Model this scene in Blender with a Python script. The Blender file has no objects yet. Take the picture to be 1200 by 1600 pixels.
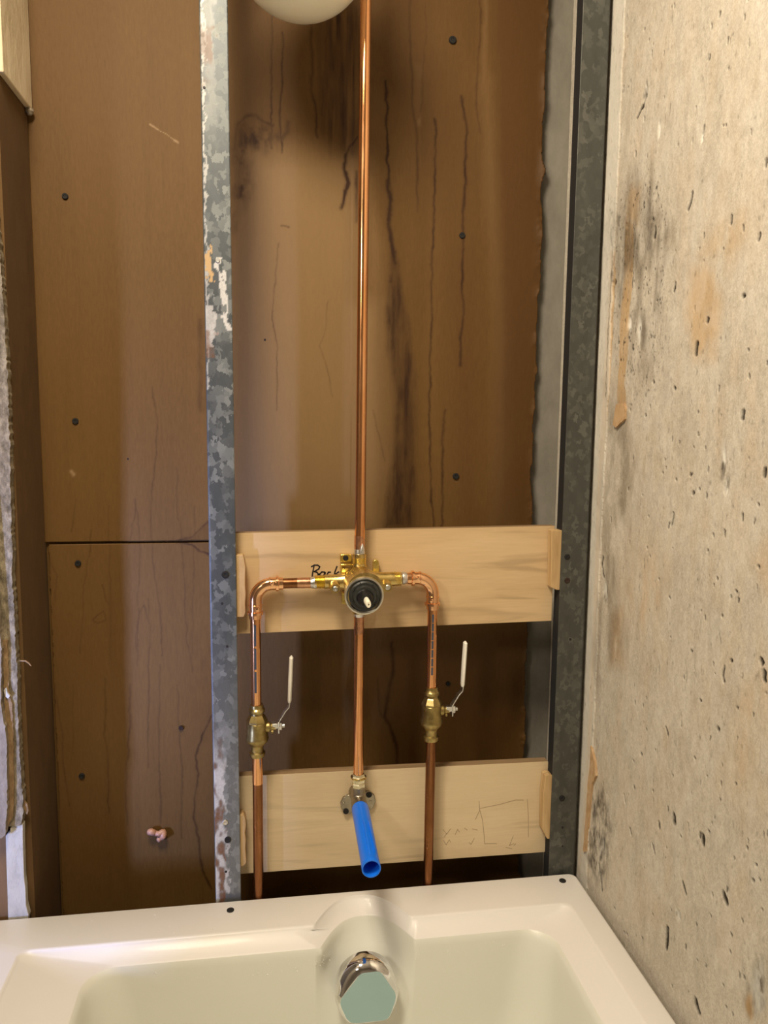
import bpy, bmesh, math, random
import numpy as np
from mathutils import Vector, Matrix

# ------------------------------------------------------------------ camera, lights, exposure
S = bpy.context.scene
COL = S.collection
cd = bpy.data.cameras.new('camera'); cam = bpy.data.objects.new('camera', cd); COL.objects.link(cam)
cr, cu, cf = Vector((0.98857536, -0.15039063, 0.01007077)), Vector((0.00780213, 0.1177823, 0.99300879)), Vector((0.15052537, 0.98158545, -0.11761004))
cam.matrix_world = Matrix(((cr.x, cu.x, -cf.x, -0.14509), (cr.y, cu.y, -cf.y, -1.18), (cr.z, cu.z, -cf.z, 1.25765), (0, 0, 0, 1)))
cd.sensor_fit = 'VERTICAL'; cd.sensor_height = 36; cd.sensor_width = 27; cd.lens = 1215.04 / 1600 * 36; cd.clip_start = 0.02
S.camera = cam
S.view_settings.view_transform = 'Standard'; S.view_settings.look = 'None'
S.view_settings.exposure = 0.0; S.view_settings.gamma = 1.0; S.view_settings.use_curve_mapping = False
W = bpy.data.worlds.new('World'); S.world = W; W.use_nodes = True
W.node_tree.nodes['Background'].inputs[0].default_value = (0.75, 0.85, 1.0, 1); W.node_tree.nodes['Background'].inputs[1].default_value = 0.6

def lamp(name, typ, loc, target, energy, color, **kw):
    l = bpy.data.lights.new(name, typ); l.energy = energy; l.color = color
    for k, v in kw.items(): setattr(l, k, v)
    o = bpy.data.objects.new(name, l); COL.objects.link(o); o.location = loc
    o.rotation_euler = (Vector(target) - Vector(loc)).to_track_quat('-Z', 'Y').to_euler()
    return o
lamp('ceiling_lamp_light', 'AREA', (-0.40, -0.76, 2.26), (-0.05, -0.40, 0.6), 25, (1.0, 0.86, 0.655), shape='DISK', size=0.40)
lamp('window_daylight', 'AREA', (-1.36, -1.02, 0.66), (-0.27, 0.15, 0.95), 4.7, (0.36, 0.46, 1.0), shape='RECTANGLE', size=0.09, size_y=0.28, spread=math.radians(62))

lamp('concrete_fill_light', 'AREA', (-1.15, -1.38, 1.85), (.3, -.2, .9), 8, (1.0, 0.88, 0.71), shape='DISK', size=0.22)  # unseen fill light added to brighten the concrete

# ------------------------------------------------------------------ helpers
R = random.Random(7)
NR = np.random.RandomState(3)
def wloc(p):
    v = Vector((0, 0, 0))
    while p is not None: v += p.location; p = p.parent
    return v
def tag(o, label=None, cat=None, group=None, kind=None):
    if label: o['label'] = label
    if cat: o['category'] = cat
    if group: o['group'] = group
    if kind: o['kind'] = kind
    return o
def thing(name, loc, label, cat, group=None):
    o = bpy.data.objects.new(name, None); o.empty_display_size = 0.03; COL.objects.link(o); o.location = loc
    return tag(o, label, cat, group)
def obj(name, vf, mat, parent=None, smooth=35, bevel=0, loc=None):
    verts, faces = vf
    off = wloc(parent) if parent else Vector(loc or (0, 0, 0))
    me = bpy.data.meshes.new(name)
    me.from_pydata([tuple(Vector(v) - off) for v in verts], [], faces)
    bm = bmesh.new(); bm.from_mesh(me); bmesh.ops.recalc_face_normals(bm, faces=bm.faces); bm.to_mesh(me); bm.free()
    o = bpy.data.objects.new(name, me); COL.objects.link(o)
    if parent: o.parent = parent
    elif loc: o.location = loc
    if mat: me.materials.append(mat)
    if smooth:
        me.polygons.foreach_set('use_smooth', [True] * len(me.polygons)); me.set_sharp_from_angle(angle=math.radians(smooth))
    if bevel:
        b = o.modifiers.new('bevel', 'BEVEL'); b.width = bevel; b.segments = 2; b.limit_method = 'ANGLE'
    return o
def join(*parts):
    V, F = [], []
    for v, f in parts:
        n = len(V); V += list(v); F += [tuple(i + n for i in q) for q in f]
    return V, F
def box(x0, x1, y0, y1, z0, z1):
    v = [(x, y, z) for x in (x0, x1) for y in (y0, y1) for z in (z0, z1)]
    return v, [(0, 1, 3, 2), (4, 6, 7, 5), (0, 4, 5, 1), (2, 3, 7, 6), (0, 2, 6, 4), (1, 5, 7, 3)]
def frame(d):
    d = Vector(d).normalized(); a = Vector((0, 0, 1)) if abs(d.z) < 0.9 else Vector((1, 0, 0))
    s = d.cross(a).normalized(); return d, s, d.cross(s).normalized()
def lathe(base, axis, prof, n=32, flute=None, close=True):
    """prof: list of (distance along axis, radius)"""
    d, s, t = frame(axis); b = Vector(base); V, F = [], []
    for h, r in prof:
        for k in range(n):
            a = 2 * math.pi * k / n; V.append(tuple(b + d * h + (s * math.cos(a) + t * math.sin(a)) * r))
    for i in range(len(prof) - 1):
        for k in range(n): F.append((i * n + k, i * n + (k + 1) % n, (i + 1) * n + (k + 1) % n, (i + 1) * n + k))
    if close:
        if prof[0][1] > 1e-6: F.append(tuple(range(n))[::-1])
        if prof[-1][1] > 1e-6: F.append(tuple((len(prof) - 1) * n + k for k in range(n)))
    return V, F
def tube(path, rad, n=24, close=True):
    P = [Vector(p) for p in path]; V, F = [], []
    if not hasattr(rad, '__len__'): rad = [rad] * len(P)
    ref = None
    for i, p in enumerate(P):
        d = (P[min(i + 1, len(P) - 1)] - P[max(i - 1, 0)]).normalized()
        if ref is None: ref = frame(d)[1]
        s = (ref - d * ref.dot(d)).normalized(); t = d.cross(s); ref = s
        for k in range(n):
            a = 2 * math.pi * k / n; V.append(tuple(p + (s * math.cos(a) + t * math.sin(a)) * rad[i]))
    for i in range(len(P) - 1):
        for k in range(n): F.append((i * n + k, i * n + (k + 1) % n, (i + 1) * n + (k + 1) % n, (i + 1) * n + k))
    if close: F += [tuple(range(n))[::-1], tuple((len(P) - 1) * n + k for k in range(n))]
    return V, F
def prism(poly, y0, y1):
    """polygon in X,Z pushed through y0..y1"""
    n = len(poly); V = [(x, y0, z) for x, z in poly] + [(x, y1, z) for x, z in poly]
    return V, [tuple(range(n)), tuple(range(2 * n - 1, n - 1, -1))] + [(i, (i + 1) % n, n + (i + 1) % n, n + i) for i in range(n)]
def ribbon(pts, y, w, th=0.0003):
    """a thin drawn stroke of pen or pencil lying on the plane y"""
    out = []
    for (a, b), (c, d) in zip(pts[:-1], pts[1:]):
        L = math.hypot(c - a, d - b) or 1e-6; nx, nz = -(d - b) / L * w / 2, (c - a) / L * w / 2; ex, ez = (c - a) / L * w * .3, (d - b) / L * w * .3
        out.append(prism([(a + nx - ex, b + nz - ez), (c + nx + ex, d + nz + ez), (c - nx + ex, d - nz + ez), (a - nx - ex, b - nz - ez)], y - th, y))
    return join(*out)
def arc(c, r, a0, a1, n=10):
    return [(c[0] + r * math.cos(a0 + (a1 - a0) * i / n), c[1] + r * math.sin(a0 + (a1 - a0) * i / n)) for i in range(n + 1)]
def disc(x, y, z, r, h, axis=(0, -1, 0), n=20, recess=True):
    p = [(0, r), (h * .75, r), (h, r * .86)]
    if recess: p += [(h, r * .5), (h * .8, r * .4), (h * .8, 0)]
    else: p += [(h, 0)]
    return lathe((x, y, z), axis, p, n)

# numpy smooth noise and painting on a regular grid -----------------------------
def vnoise(u, v, su, sv, seed):
    rs = np.random.RandomState(seed); G = rs.rand(257, 257)
    a, b = u / su, v / sv; ai, bi = np.floor(a).astype(int), np.floor(b).astype(int); fa, fb = a - ai, b - bi
    fa, fb = fa * fa * (3 - 2 * fa), fb * fb * (3 - 2 * fb); ai %= 256; bi %= 256
    return (G[ai, bi] * (1 - fa) + G[ai + 1, bi] * fa) * (1 - fb) + (G[ai, bi + 1] * (1 - fa) + G[ai + 1, bi + 1] * fa) * fb
def fbm(u, v, su, sv, seed, o=4):
    t = np.zeros_like(u); a = 1; n = 0
    for k in range(o):
        t += a * vnoise(u, v, su / 2 ** k, sv / 2 ** k, seed + k); n += a; a *= .5
    return t / n
class Grid:
    def __init__(g, u0, u1, v0, v1, du, dv=None):
        g.nu = int(round((u1 - u0) / du)) + 1; g.nv = int(round((v1 - v0) / (dv or du))) + 1
        g.u = np.linspace(u0, u1, g.nu); g.v = np.linspace(v0, v1, g.nv)
        g.U, g.V = np.meshgrid(g.u, g.v, indexing='ij')
        g.WU = g.U + (fbm(g.U, g.V, .02, .02, 11) - .5) * .006 + (fbm(g.U, g.V, .004, .006, 12) - .5) * .0022; g.WV = g.V + (fbm(g.U, g.V, .02, .02, 23) - .5) * .006 + (fbm(g.U, g.V, .005, .005, 24) - .5) * .0024
    def new(g): return np.zeros((g.nu, g.nv))
    def win(g, pts, pad):
        a = [p[0] for p in pts]; b = [p[1] for p in pts]
        i0, i1 = np.searchsorted(g.u, [min(a) - pad, max(a) + pad]); j0, j1 = np.searchsorted(g.v, [min(b) - pad, max(b) + pad])
        return slice(max(i0, 0), i1 + 1), slice(max(j0, 0), j1 + 1)
    def stroke(g, m, pts, w, s, warp=True, edge=2.0):
        if len(pts) == 1: pts = pts * 2
        sl = g.win(pts, w * 3 + .008)
        u, v = (g.WU[sl], g.WV[sl]) if warp else (g.U[sl], g.V[sl])
        if not u.size: return
        d = np.full(u.shape, 9.)
        for (a, b), (c, e) in zip(pts[:-1], pts[1:]):
            L2 = (c - a) ** 2 + (e - b) ** 2 + 1e-12
            t = np.clip(((u - a) * (c - a) + (v - b) * (e - b)) / L2, 0, 1)
            d = np.minimum(d, np.hypot(u - a - t * (c - a), v - b - t * (e - b)))
        m[sl] = np.maximum(m[sl], s * np.exp(-(d / w) ** edge))
    def poly(g, m, pts, soft, s, warp=True, mod=None):
        sl = g.win(pts, soft * 2 + .01); u, v = (g.WU[sl], g.WV[sl]) if warp else (g.U[sl], g.V[sl])
        if not u.size: return
        ins = np.zeros(u.shape, bool); d = np.full(u.shape, 9.)
        for (a, b), (c, e) in zip(pts, pts[1:] + pts[:1]):
            if b != e: ins ^= ((v > b) != (v > e)) & (u < (c - a) * (v - b) / (e - b) + a)
            L2 = (c - a) ** 2 + (e - b) ** 2 + 1e-12; t = np.clip(((u - a) * (c - a) + (v - b) * (e - b)) / L2, 0, 1)
            d = np.minimum(d, np.hypot(u - a - t * (c - a), v - b - t * (e - b)))
        f = np.clip(.5 + np.where(ins, d, -d) / (2 * soft), 0, 1) * s
        if mod is not None: f = f * mod[sl]
        m[sl] = np.maximum(m[sl], f)
    def blob(g, m, c, ru, rv, s, p=2.0):
        sl = g.win([c], max(ru, rv) * 2 + .008)
        m[sl] = np.maximum(m[sl], s * np.exp(-(((g.WU[sl] - c[0]) / ru) ** 2 + ((g.WV[sl] - c[1]) / rv) ** 2) ** (p / 2)))
    def mesh(g, name, to_xyz, masks, mat, parent=None, loc=(0, 0, 0), cut=None, flip=False):
        P = np.stack(to_xyz(g), -1).reshape(-1, 3) - np.array(wloc(parent) if parent else loc)
        idx = np.arange(g.nu * g.nv).reshape(g.nu, g.nv)
        Q = np.stack([idx[:-1, :-1], idx[1:, :-1], idx[1:, 1:], idx[:-1, 1:]], -1).reshape(-1, 4)
        if flip: Q = Q[:, ::-1]
        if cut is not None: Q = Q[~cut.reshape(-1)[Q].any(1)]
        me = bpy.data.meshes.new(name); me.vertices.add(len(P)); me.vertices.foreach_set('co', P.ravel().astype(np.float32))
        me.loops.add(Q.size); me.loops.foreach_set('vertex_index', Q.ravel().astype(np.int32))
        me.polygons.add(len(Q)); me.polygons.foreach_set('loop_start', np.arange(0, Q.size, 4, dtype=np.int32))
        me.update(calc_edges=True); me.polygons.foreach_set('use_smooth', np.ones(len(Q), bool))
        at = me.color_attributes.new('stain', 'FLOAT_COLOR', 'POINT')
        c = np.ones((len(P), 4), np.float32)
        for k, m in enumerate(masks): c[:, k] = np.clip(m, 0, 1).reshape(-1)
        at.data.foreach_set('color', c.ravel())
        me.materials.append(mat); o = bpy.data.objects.new(name, me); COL.objects.link(o)
        if parent: o.parent = parent
        else: o.location = loc
        return o

# ------------------------------------------------------------------ materials
class M:
    def __init__(s, name):
        s.m = bpy.data.materials.new(name); s.m.use_nodes = True; s.t = s.m.node_tree; s.b = s.t.nodes['Principled BSDF']
    def n(s, typ, **k):
        x = s.t.nodes.new(typ)
        for a, b in k.items(): setattr(x, a, b)
        return x
    def l(s, a, b): s.t.links.new(a, b)
    def coord(s, scale=(1, 1, 1)):
        tc = s.n('ShaderNodeNewGeometry'); mp = s.n('ShaderNodeMapping'); mp.inputs['Scale'].default_value = scale
        s.l(tc.outputs['Position'], mp.inputs['Vector']); return mp.outputs[0]
    def noise(s, scale, stretch=(1, 1, 1), detail=4, rough=.55, dist=0):
        x = s.n('ShaderNodeTexNoise'); x.inputs['Scale'].default_value = scale; x.inputs['Detail'].default_value = detail
        x.inputs['Roughness'].default_value = rough; x.inputs['Distortion'].default_value = dist
        s.l(s.coord(stretch), x.inputs['Vector']); return x.outputs['Fac']
    def ramp(s, fac, stops):
        r = s.n('ShaderNodeValToRGB'); e = r.color_ramp.elements
        while len(e) < len(stops): e.new(.5)
        for k, (p, c) in enumerate(stops):
            e[k].position = p; e[k].color = (*c, 1) if len(c) == 3 else c
        s.l(fac, r.inputs[0]); return r.outputs[0]
    def val(s, fac, a, b): return s.ramp(fac, [(a, (0, 0, 0)), (b, (1, 1, 1))])
    def mix(s, fac, a, b, mode='MIX'):
        x = s.n('ShaderNodeMix', data_type='RGBA', blend_type=mode)
        for k, v in ((0, fac), (6, a), (7, b)):
            if isinstance(v, (int, float)): x.inputs[k].default_value = v
            elif isinstance(v, tuple): x.inputs[k].default_value = (*v, 1)
            else: s.l(v, x.inputs[k])
        return x.outputs[2]
    def math(s, op, a, b):
        x = s.n('ShaderNodeMath', operation=op)
        for k, v in ((0, a), (1, b)):
            if isinstance(v, (int, float)): x.inputs[k].default_value = v
            else: s.l(v, x.inputs[k])
        return x.outputs[0]
    def stain(s):
        a = s.n('ShaderNodeAttribute', attribute_name='stain'); x = s.n('ShaderNodeSeparateColor'); s.l(a.outputs['Color'], x.inputs[0]); return x.outputs
    def bump(s, h, strength=.3, dist=.002):
        x = s.n('ShaderNodeBump'); x.inputs['Strength'].default_value = strength; x.inputs['Distance'].default_value = dist
        s.l(h, x.inputs['Height']); s.l(x.outputs[0], s.b.inputs['Normal'])
    def set(s, color=None, rough=None, metal=None, coat=None, spec=None):
        for nm, v in (('Base Color', color), ('Roughness', rough), ('Metallic', metal), ('Coat Weight', coat), ('Specular IOR Level', spec)):
            if v is None: continue
            i = s.b.inputs[nm]
            if isinstance(v, (int, float)): i.default_value = v
            elif isinstance(v, tuple): i.default_value = (*v, 1)
            else: s.l(v, i)
        return s.m

def mat_panel(stains=True):
    s = M('brown_paper_board' + ('' if stains else '_plain'))
    c = s.ramp(s.noise(5, (1, 1, .35), 5), [(.3, (.112, .055, .0125)), (.5, (.132, .067, .0165)), (.7, (.158, .084, .023))])
    fib = s.noise(260, (1, 1, .25), 3, .6)
    c = s.mix(s.math('MULTIPLY', s.val(s.noise(70, (1, 1, .05), 4, .6), .5, .72), .30), c, (.075, .034, .008))
    c = s.mix(.45, c, s.mix(fib, (.080, .038, .008), (.185, .102, .030)), 'MIX')
    if stains:
        st = s.stain(); jag = s.noise(190, (1, 1, .18), 4, .6)
        f = s.math('MULTIPLY', st[0], s.math('ADD', s.math('MULTIPLY', jag, 1.2), .6))
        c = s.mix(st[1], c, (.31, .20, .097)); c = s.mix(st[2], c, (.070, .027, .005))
        c = s.mix(f, c, (.034, .012, .003))
    s.bump(fib, .12, .001)
    return s.set(c, .62, spec=.25)
def mat_concrete(stains=True):
    s = M('old_concrete' + ('' if stains else '_plain'))
    c = s.ramp(s.noise(9, (1, 1, .7), 6, .6), [(.3, (.46, .405, .325)), (.5, (.55, .495, .41)), (.7, (.62, .57, .49))])
    fine = s.noise(150, (1, 1, .6), 5, .65)
    c = s.mix(.5, c, s.ramp(fine, [(.3, (.36, .32, .26)), (.55, (.56, .51, .43)), (.8, (.72, .68, .61))]))
    c = s.mix(.22, c, s.ramp(s.noise(520, (1, 1, .7), 3, .7), [(.35, (.20, .17, .13)), (.5, (.55, .50, .42)), (.65, (.86, .82, .74))]))
    if stains:
        st = s.stain(); j = s.noise(240, (1, 1, .5), 5, .7)
        f = s.math('MULTIPLY', st[0], s.math('ADD', s.math('MULTIPLY', j, 1.1), .5))
        c = s.mix(st[1], c, (.53, .34, .155)); c = s.mix(st[2], c, (.72, .70, .64)); c = s.mix(f, c, (.028, .021, .013))
    s.bump(s.mix(.5, fine, s.noise(600, detail=3)), .35, .0015)
    return s.set(c, .72, spec=.3)
def mat_wood(name, a, b, cc, scale=9, vertical=False):
    s = M(name); st = (1, 4, .12) if vertical else (.12, 4, 1)
    st2 = (3, 3, .1) if vertical else (.06, 2, 1)
    g = s.noise(scale, (.25, 4, 1) if not vertical else (1, 4, .2), 5, .55, 1.6)
    c = s.ramp(g, [(.3, a), (.5, b), (.7, cc)])
    fi = s.noise(420, st2, 3, .6)
    c = s.mix(.25, c, s.mix(fi, tuple(x * .72 for x in a), tuple(min(1, x * 1.15) for x in cc)))
    lines = s.val(s.noise(38, (.07, 2, 1) if not vertical else (1, 2, .07), 3, .5, 1.0), .60, .70)
    c = s.mix(s.math('MULTIPLY', lines, .42), c, tuple(x * .55 for x in a))
    s.bump(fi, .1, .0006); return s.set(c, .6, spec=.3)
def mat_galv(name, dark, light, lo, hi, worn=False, scale=60):
    s = M(name)
    vo = s.n('ShaderNodeTexVoronoi'); vo.inputs['Scale'].default_value = scale
    ds = s.n('ShaderNodeTexNoise'); ds.inputs['Scale'].default_value = 150; ds.inputs['Detail'].default_value = 4
    pos = s.coord((1, 1, .8)); s.l(pos, ds.inputs['Vector'])
    ad = s.n('ShaderNodeVectorMath', operation='SCALE'); ad.inputs['Scale'].default_value = .016; s.l(ds.outputs['Color'], ad.inputs[0])
    a2 = s.n('ShaderNodeVectorMath', operation='ADD'); s.l(pos, a2.inputs[0]); s.l(ad.outputs[0], a2.inputs[1]); s.l(a2.outputs[0], vo.inputs['Vector'])
    sp = s.n('ShaderNodeSeparateColor'); s.l(vo.outputs['Color'], sp.inputs[0])
    zone = s.noise(14, (1, 1, .5), 3)
    f = s.val(s.math('ADD', s.math('MULTIPLY', sp.outputs[0], .6), s.math('MULTIPLY', zone, .5)), lo, hi)
    base = s.mix(s.noise(45, (1, 1, .4), 5, .65), tuple(x * .65 for x in dark), tuple(x * 1.45 for x in dark))
    c = s.mix(f, base, light); metal = .55
    if worn:
        st = s.stain(); j = s.noise(300, detail=4, rough=.7)
        c = s.mix(s.math('MULTIPLY', st[2], s.math('ADD', j, .35)), c, (.62, .60, .57))
        c = s.mix(s.math('MULTIPLY', st[0], s.math('ADD', j, .35)), c, (.16, .065, .022)); c = s.mix(st[1], c, (.50, .33, .15))
        metal = s.math('SUBTRACT', .5, s.math('MULTIPLY', s.math('ADD', s.math('ADD', st[0], st[1]), st[2]), .5))
        metal = s.math('MAXIMUM', metal, 0.0)
    s.bump(zone, .1, .001)
    return s.set(c, s.ramp(f, [(0, (.46,) * 3), (1, (.62,) * 3)]), metal)
def mat_metal(name, a, b, rough, scale=40, stretch=(1, 1, .3)):
    s = M(name); c = s.ramp(s.noise(scale, stretch, 5, .6), [(.35, a), (.65, b)])
    return s.set(c, s.ramp(s.noise(90, (1, 1, .2), 3), [(.3, (rough * .75,) * 3), (.7, (rough * 1.3,) * 3)]), 1.0)
def mat_plain(name, c, rough=.5, metal=0, var=.12, scale=30, coat=0, bump=0):
    s = M(name); n = s.noise(scale, detail=5)
    col = s.mix(n, tuple(x * (1 - var) for x in c), tuple(min(1, x * (1 + var)) for x in c))
    if bump: s.bump(n, bump, .002)
    return s.set(col, rough, metal, coat)

PANEL, PANEL0 = mat_panel(), mat_panel(False)
CONC, CONC0 = mat_concrete(), mat_concrete(False)
PLY = mat_wood('birch_plywood', (.50, .345, .185), (.58, .41, .225), (.64, .465, .27))
PLY2 = mat_wood('pale_birch_plywood', (.585, .455, .28), (.655, .515, .325), (.70, .56, .365))
PLYEDGE = mat_wood('plywood_edge', (.20, .13, .065), (.27, .18, .095), (.34, .23, .13), 20)
CLEAT = mat_wood('pine_cleat', (.30, .18, .075), (.50, .33, .155), (.64, .46, .25), 26, True)
DARKWOOD = mat_wood('brown_timber', (.13, .068, .024), (.165, .09, .033), (.20, .112, .045), 14, True)
GALV_L = mat_galv('worn_galvanised_steel', (.085, .095, .10), (.21, .225, .22), .50, .84, True, 95)
GALV_R = mat_galv('dark_galvanised_steel', (.085, .088, .080), (.165, .165, .145), .58, .95, scale=120)
BLACK = mat_plain('black_shade', (.008, .008, .009), .8)
BLACKSCREW = mat_plain('black_phosphate', (.007, .006, .005), .8)
RUSTSCREW = mat_plain('rusty_screw', (.028, .012, .007), .85)
COPPER = mat_metal('bright_copper', (.78, .36, .15), (.90, .47, .23), .17)
COPPERFIT = mat_metal('new_copper_fitting', (.92, .49, .25), (.97, .58, .33), .15)
COPPEROLD = mat_metal('oxidised_copper', (.20, .082, .032), (.32, .14, .06), .30)
HEATED = mat_metal('heat_stained_copper', (.50, .25, .15), (.74, .40, .23), .3, 120, (1, 1, 1))
BRASS = mat_metal('cast_brass', (.55, .40, .14), (.74, .56, .23), .28, 60, (1, 1, 1))
BRASSY = mat_metal('yellow_brass', (.82, .63, .16), (.90, .72, .25), .25, 60, (1, 1, 1))
BRASSD = mat_metal('dull_valve_brass', (.32, .24, .09), (.48, .37, .155), .34, 70, (1, 1, 1))
BRONZE = mat_metal('grey_brown_bronze', (.30, .26, .20), (.42, .37, .29), .42, 70, (1, 1, 1))
PALEBRASS = mat_metal('pale_crimped_brass', (.80, .72, .50), (.92, .86, .64), .3, 70, (1, 1, 1))
STEEL = mat_metal('zinc_plated_steel', (.66, .66, .63), (.80, .80, .77), .3, 80, (1, 1, 1))
CHROME = mat_metal('chrome', (.86, .86, .87), (.9, .9, .91), .06, 20, (1, 1, 1))
SOLDER = mat_metal('solder', (.62, .60, .57), (.80, .79, .77), .32, 160, (1, 1, 1))
TINRING = mat_metal('tinned_ring', (.58, .54, .46), (.70, .66, .58), .38, 80, (1, 1, 1))
CARTRIDGE = mat_plain('black_plastic', (.022, .023, .021), .38)
CARTRIDGE2 = mat_plain('black_plastic_core', (.008, .008, .008), .3)
IVORY = mat_plain('ivory_plastic', (.86, .82, .66), .4, var=.04)
SLEEVE = mat_plain('cream_vinyl', (.84, .81, .72), .4, var=.05)
BLUE = mat_plain('blue_plastic', (.007, .172, .86), .33, var=.08)
INK = mat_plain('black_ink', (.015, .011, .012), .6)
BLUEINK = mat_plain('blue_black_ink', (.04, .055, .085), .5, var=.3, scale=200)
PENCIL = mat_plain('pencil_line', (.38, .29, .18), .7)
ACRYLIC = mat_plain('white_acrylic', (.77, .745, .72), .42, var=.02, scale=6, coat=.06)
BASINFILM = mat_plain('pale_green_lining', (.725, .725, .655), .38, var=.02, scale=8)
FILM = mat_plain('pale_green_film', (.32, .465, .465), .38, var=.06, scale=14)
GLOBE = mat_plain('opal_glass', (.93, .90, .78), .28, var=.03, coat=.4)
GLOBE.node_tree.nodes['Principled BSDF'].inputs['Subsurface Weight'].default_value = .6
GLOBE.node_tree.nodes['Principled BSDF'].inputs['Subsurface Radius'].default_value = (.12, .11, .09)
GLOBE.node_tree.nodes['Principled BSDF'].inputs['Subsurface Scale'].default_value = 1.0
DUST = mat_plain('gypsum_dust', (.86, .84, .78), .9)
PUTTY = mat_plain('pink_putty', (.52, .28, .18), .4, var=.2, scale=80)
WALLPAINT = mat_plain('beige_painted_wall', (.27, .24, .20), .8, bump=.1)
CEILING = mat_plain('white_ceiling', (.70, .67, .62), .85)
FLOORM = mat_plain('grey_floor', (.20, .18, .16), .7)
def mat_plaster(name, a, b, cc, sc=120):
    s = M(name); n = s.noise(sc, (1, 1, .5), 6, .7)
    s.bump(n, .8, .004); return s.set(s.ramp(n, [(.32, a), (.5, b), (.66, cc)]), .9)
CORE = mat_plaster('gypsum_core', (.085, .066, .036), (.21, .17, .11), (.36, .30, .20))
FACE = mat_plaster('board_face_paper', (.19, .15, .105), (.26, .21, .15), (.31, .255, .185), 60)
TANB = mat_plaster('tan_board', (.60, .50, .33), (.74, .63, .44), (.80, .70, .51), 18)
FLAKE = mat_plaster('flaking_white_paint', (.36, .335, .28), (.49, .46, .385), (.53, .50, .42), 40)
BROWNPAPER = mat_plaster('torn_brown_paper', (.16, .10, .045), (.24, .15, .07), (.33, .22, .115), 90)
SIDEP = mat_plaster('brown_side_board', (.098, .050, .013), (.112, .058, .016), (.13, .068, .020), 22)
SIDEP.node_tree.nodes['Bump'].inputs['Strength'].default_value = .12
GLUE = mat_plaster('tan_adhesive', (.40, .25, .12), (.50, .33, .18), (.56, .40, .25), 110)
GLUE.node_tree.nodes['Bump'].inputs['Strength'].default_value = .35
CEMENT = mat_plaster('grey_cement', (.165, .150, .125), (.20, .185, .155), (.235, .215, .185), 22)
CEMENT.node_tree.nodes['Bump'].inputs['Strength'].default_value = .15
SCAR = mat_plaster('raw_white_scar', (.25, .21, .17), (.58, .55, .50), (.80, .78, .74), 260)

# ------------------------------------------------------------------ room shell
XR = .378
def struct(name, vf, mat, label, parent=None):
    o = obj(name, vf, mat, parent, smooth=0); return tag(o, label, None, None, 'structure')
struct('floor', box(-1.42, .55, -2.1, .3, -.05, 0), FLOORM, 'grey floor under the bathtub')
struct('ceiling', box(-1.42, .55, -2.1, .3, 2.4, 2.45), CEILING, 'white ceiling over the alcove')
struct('wall_front', box(-1.42, .55, -2.15, -2.1, 0, 2.4), WALLPAINT, 'beige wall opposite the plumbing')
# left side of the room with the low window the daylight comes through
wl = struct('wall_left', join(box(-1.47, -1.42, -2.1, -1.12, 0, 2.4), box(-1.47, -1.42, -.92, .3, 0, 2.4), box(-1.47, -1.42, -1.12, -.92, 0, .49), box(-1.47, -1.42, -1.12, -.92, .83, 2.4)), WALLPAINT, 'beige wall with the small low window')
struct('window_1', join(box(-1.45, -1.415, -1.125, -1.112, .485, .835), box(-1.45, -1.415, -.928, -.915, .485, .835), box(-1.45, -1.415, -1.112, -.928, .485, .498), box(-1.45, -1.415, -1.112, -.928, .822, .835)), FLAKE, 'small low window frame')
struct('wall_back_room', box(-1.42, -.56, .018, .3, 0, 2.4), WALLPAINT, 'beige plastered wall beside the open cavity')
struct('wall_back_concrete', box(-.6, .55, .166, .3, 0, 2.4), CEMENT, 'grey concrete behind the brown boards')
struct('daylight_blocker', box(-.84, -.775, -.90, -.562, 0, 2.4), WALLPAINT, 'added unseen beige daylight blocker beside the tub')  # unseen blocker added to keep daylight off the concrete and right-hand boards
cav = struct('wall_left_cavity', box(-.56, -.503, .012, .165, 0, 2.4), SIDEP, 'brown board closing the cavity side')

# concrete wall: a fine grid where the photo sees it, plain behind and above
g = Grid(-.58, .166, .36, 2.02, .0013)
dark, tan, white, dep = g.new(), g.new(), g.new(), g.new()
def cx(s): return s
edge = .0 + 0 * g.V
# pale skim strip along the corner against the stud
strip = ((g.WU > -.036 - .006 * (fbm(g.U, g.V, .1, .12, 5) - .5)) & (g.U < .004)).astype(float)
white = np.maximum(white, strip * .55); dep += strip * .0016
# mould, rust and damp clouds
n1 = fbm(g.U, g.V, .02, .06, 31); n2 = fbm(g.U, g.V, .008, .02, 41)
def cloud(m, pts, soft, s, n=n1, lo=.35, hi=.75):
    g.poly(m, pts, soft, s, True, np.clip((n - lo) / (hi - lo), 0, 1))
cloud(dark, [(-0.0767,1.6145),(-0.1618,1.5974),(-0.2104,1.5276),(-0.2042,1.4325),(-0.1968,1.3426),(-0.1560,1.3107),(-0.1039,1.3495),(-0.0423,1.4397),(-0.0203,1.5474)], .03, .62)
cloud(dark, [(-0.0851,1.6295),(-0.1614,1.6016),(-0.2022,1.5297),(-0.2042,1.4325),(-0.2053,1.3419),(-0.1596,1.2755),(-0.0910,1.2763),(-0.0341,1.4124),(-0.0174,1.5763)], .02, .9, fbm(g.U, g.V, .003, .006, 161), .62, .82)
cloud(dark, [(-0.0174,1.5763),(-0.0551,1.5668),(-0.0574,1.5023),(-0.0448,1.4581),(-0.0177,1.4625)], .010, .7, n2, .35, .8)
cloud(dark, [(-0.1206,1.4722),(-0.1653,1.4808),(-0.1847,1.3772),(-0.1560,1.3456),(-0.1298,1.3831)], .015, .7)
cloud(dark, [(-0.0210,1.3166),(-0.1115,1.2760),(-0.1519,1.1680),(-0.1361,1.0361),(-0.0904,0.9675),(-0.0279,1.0143)], .03, .42)
cloud(dark, [(-0.0159,1.0118),(-0.0736,1.0235),(-0.1456,0.9434),(-0.1023,0.8508),(-0.0485,0.8105),(-0.0204,0.8433)], .02, .40)
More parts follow.
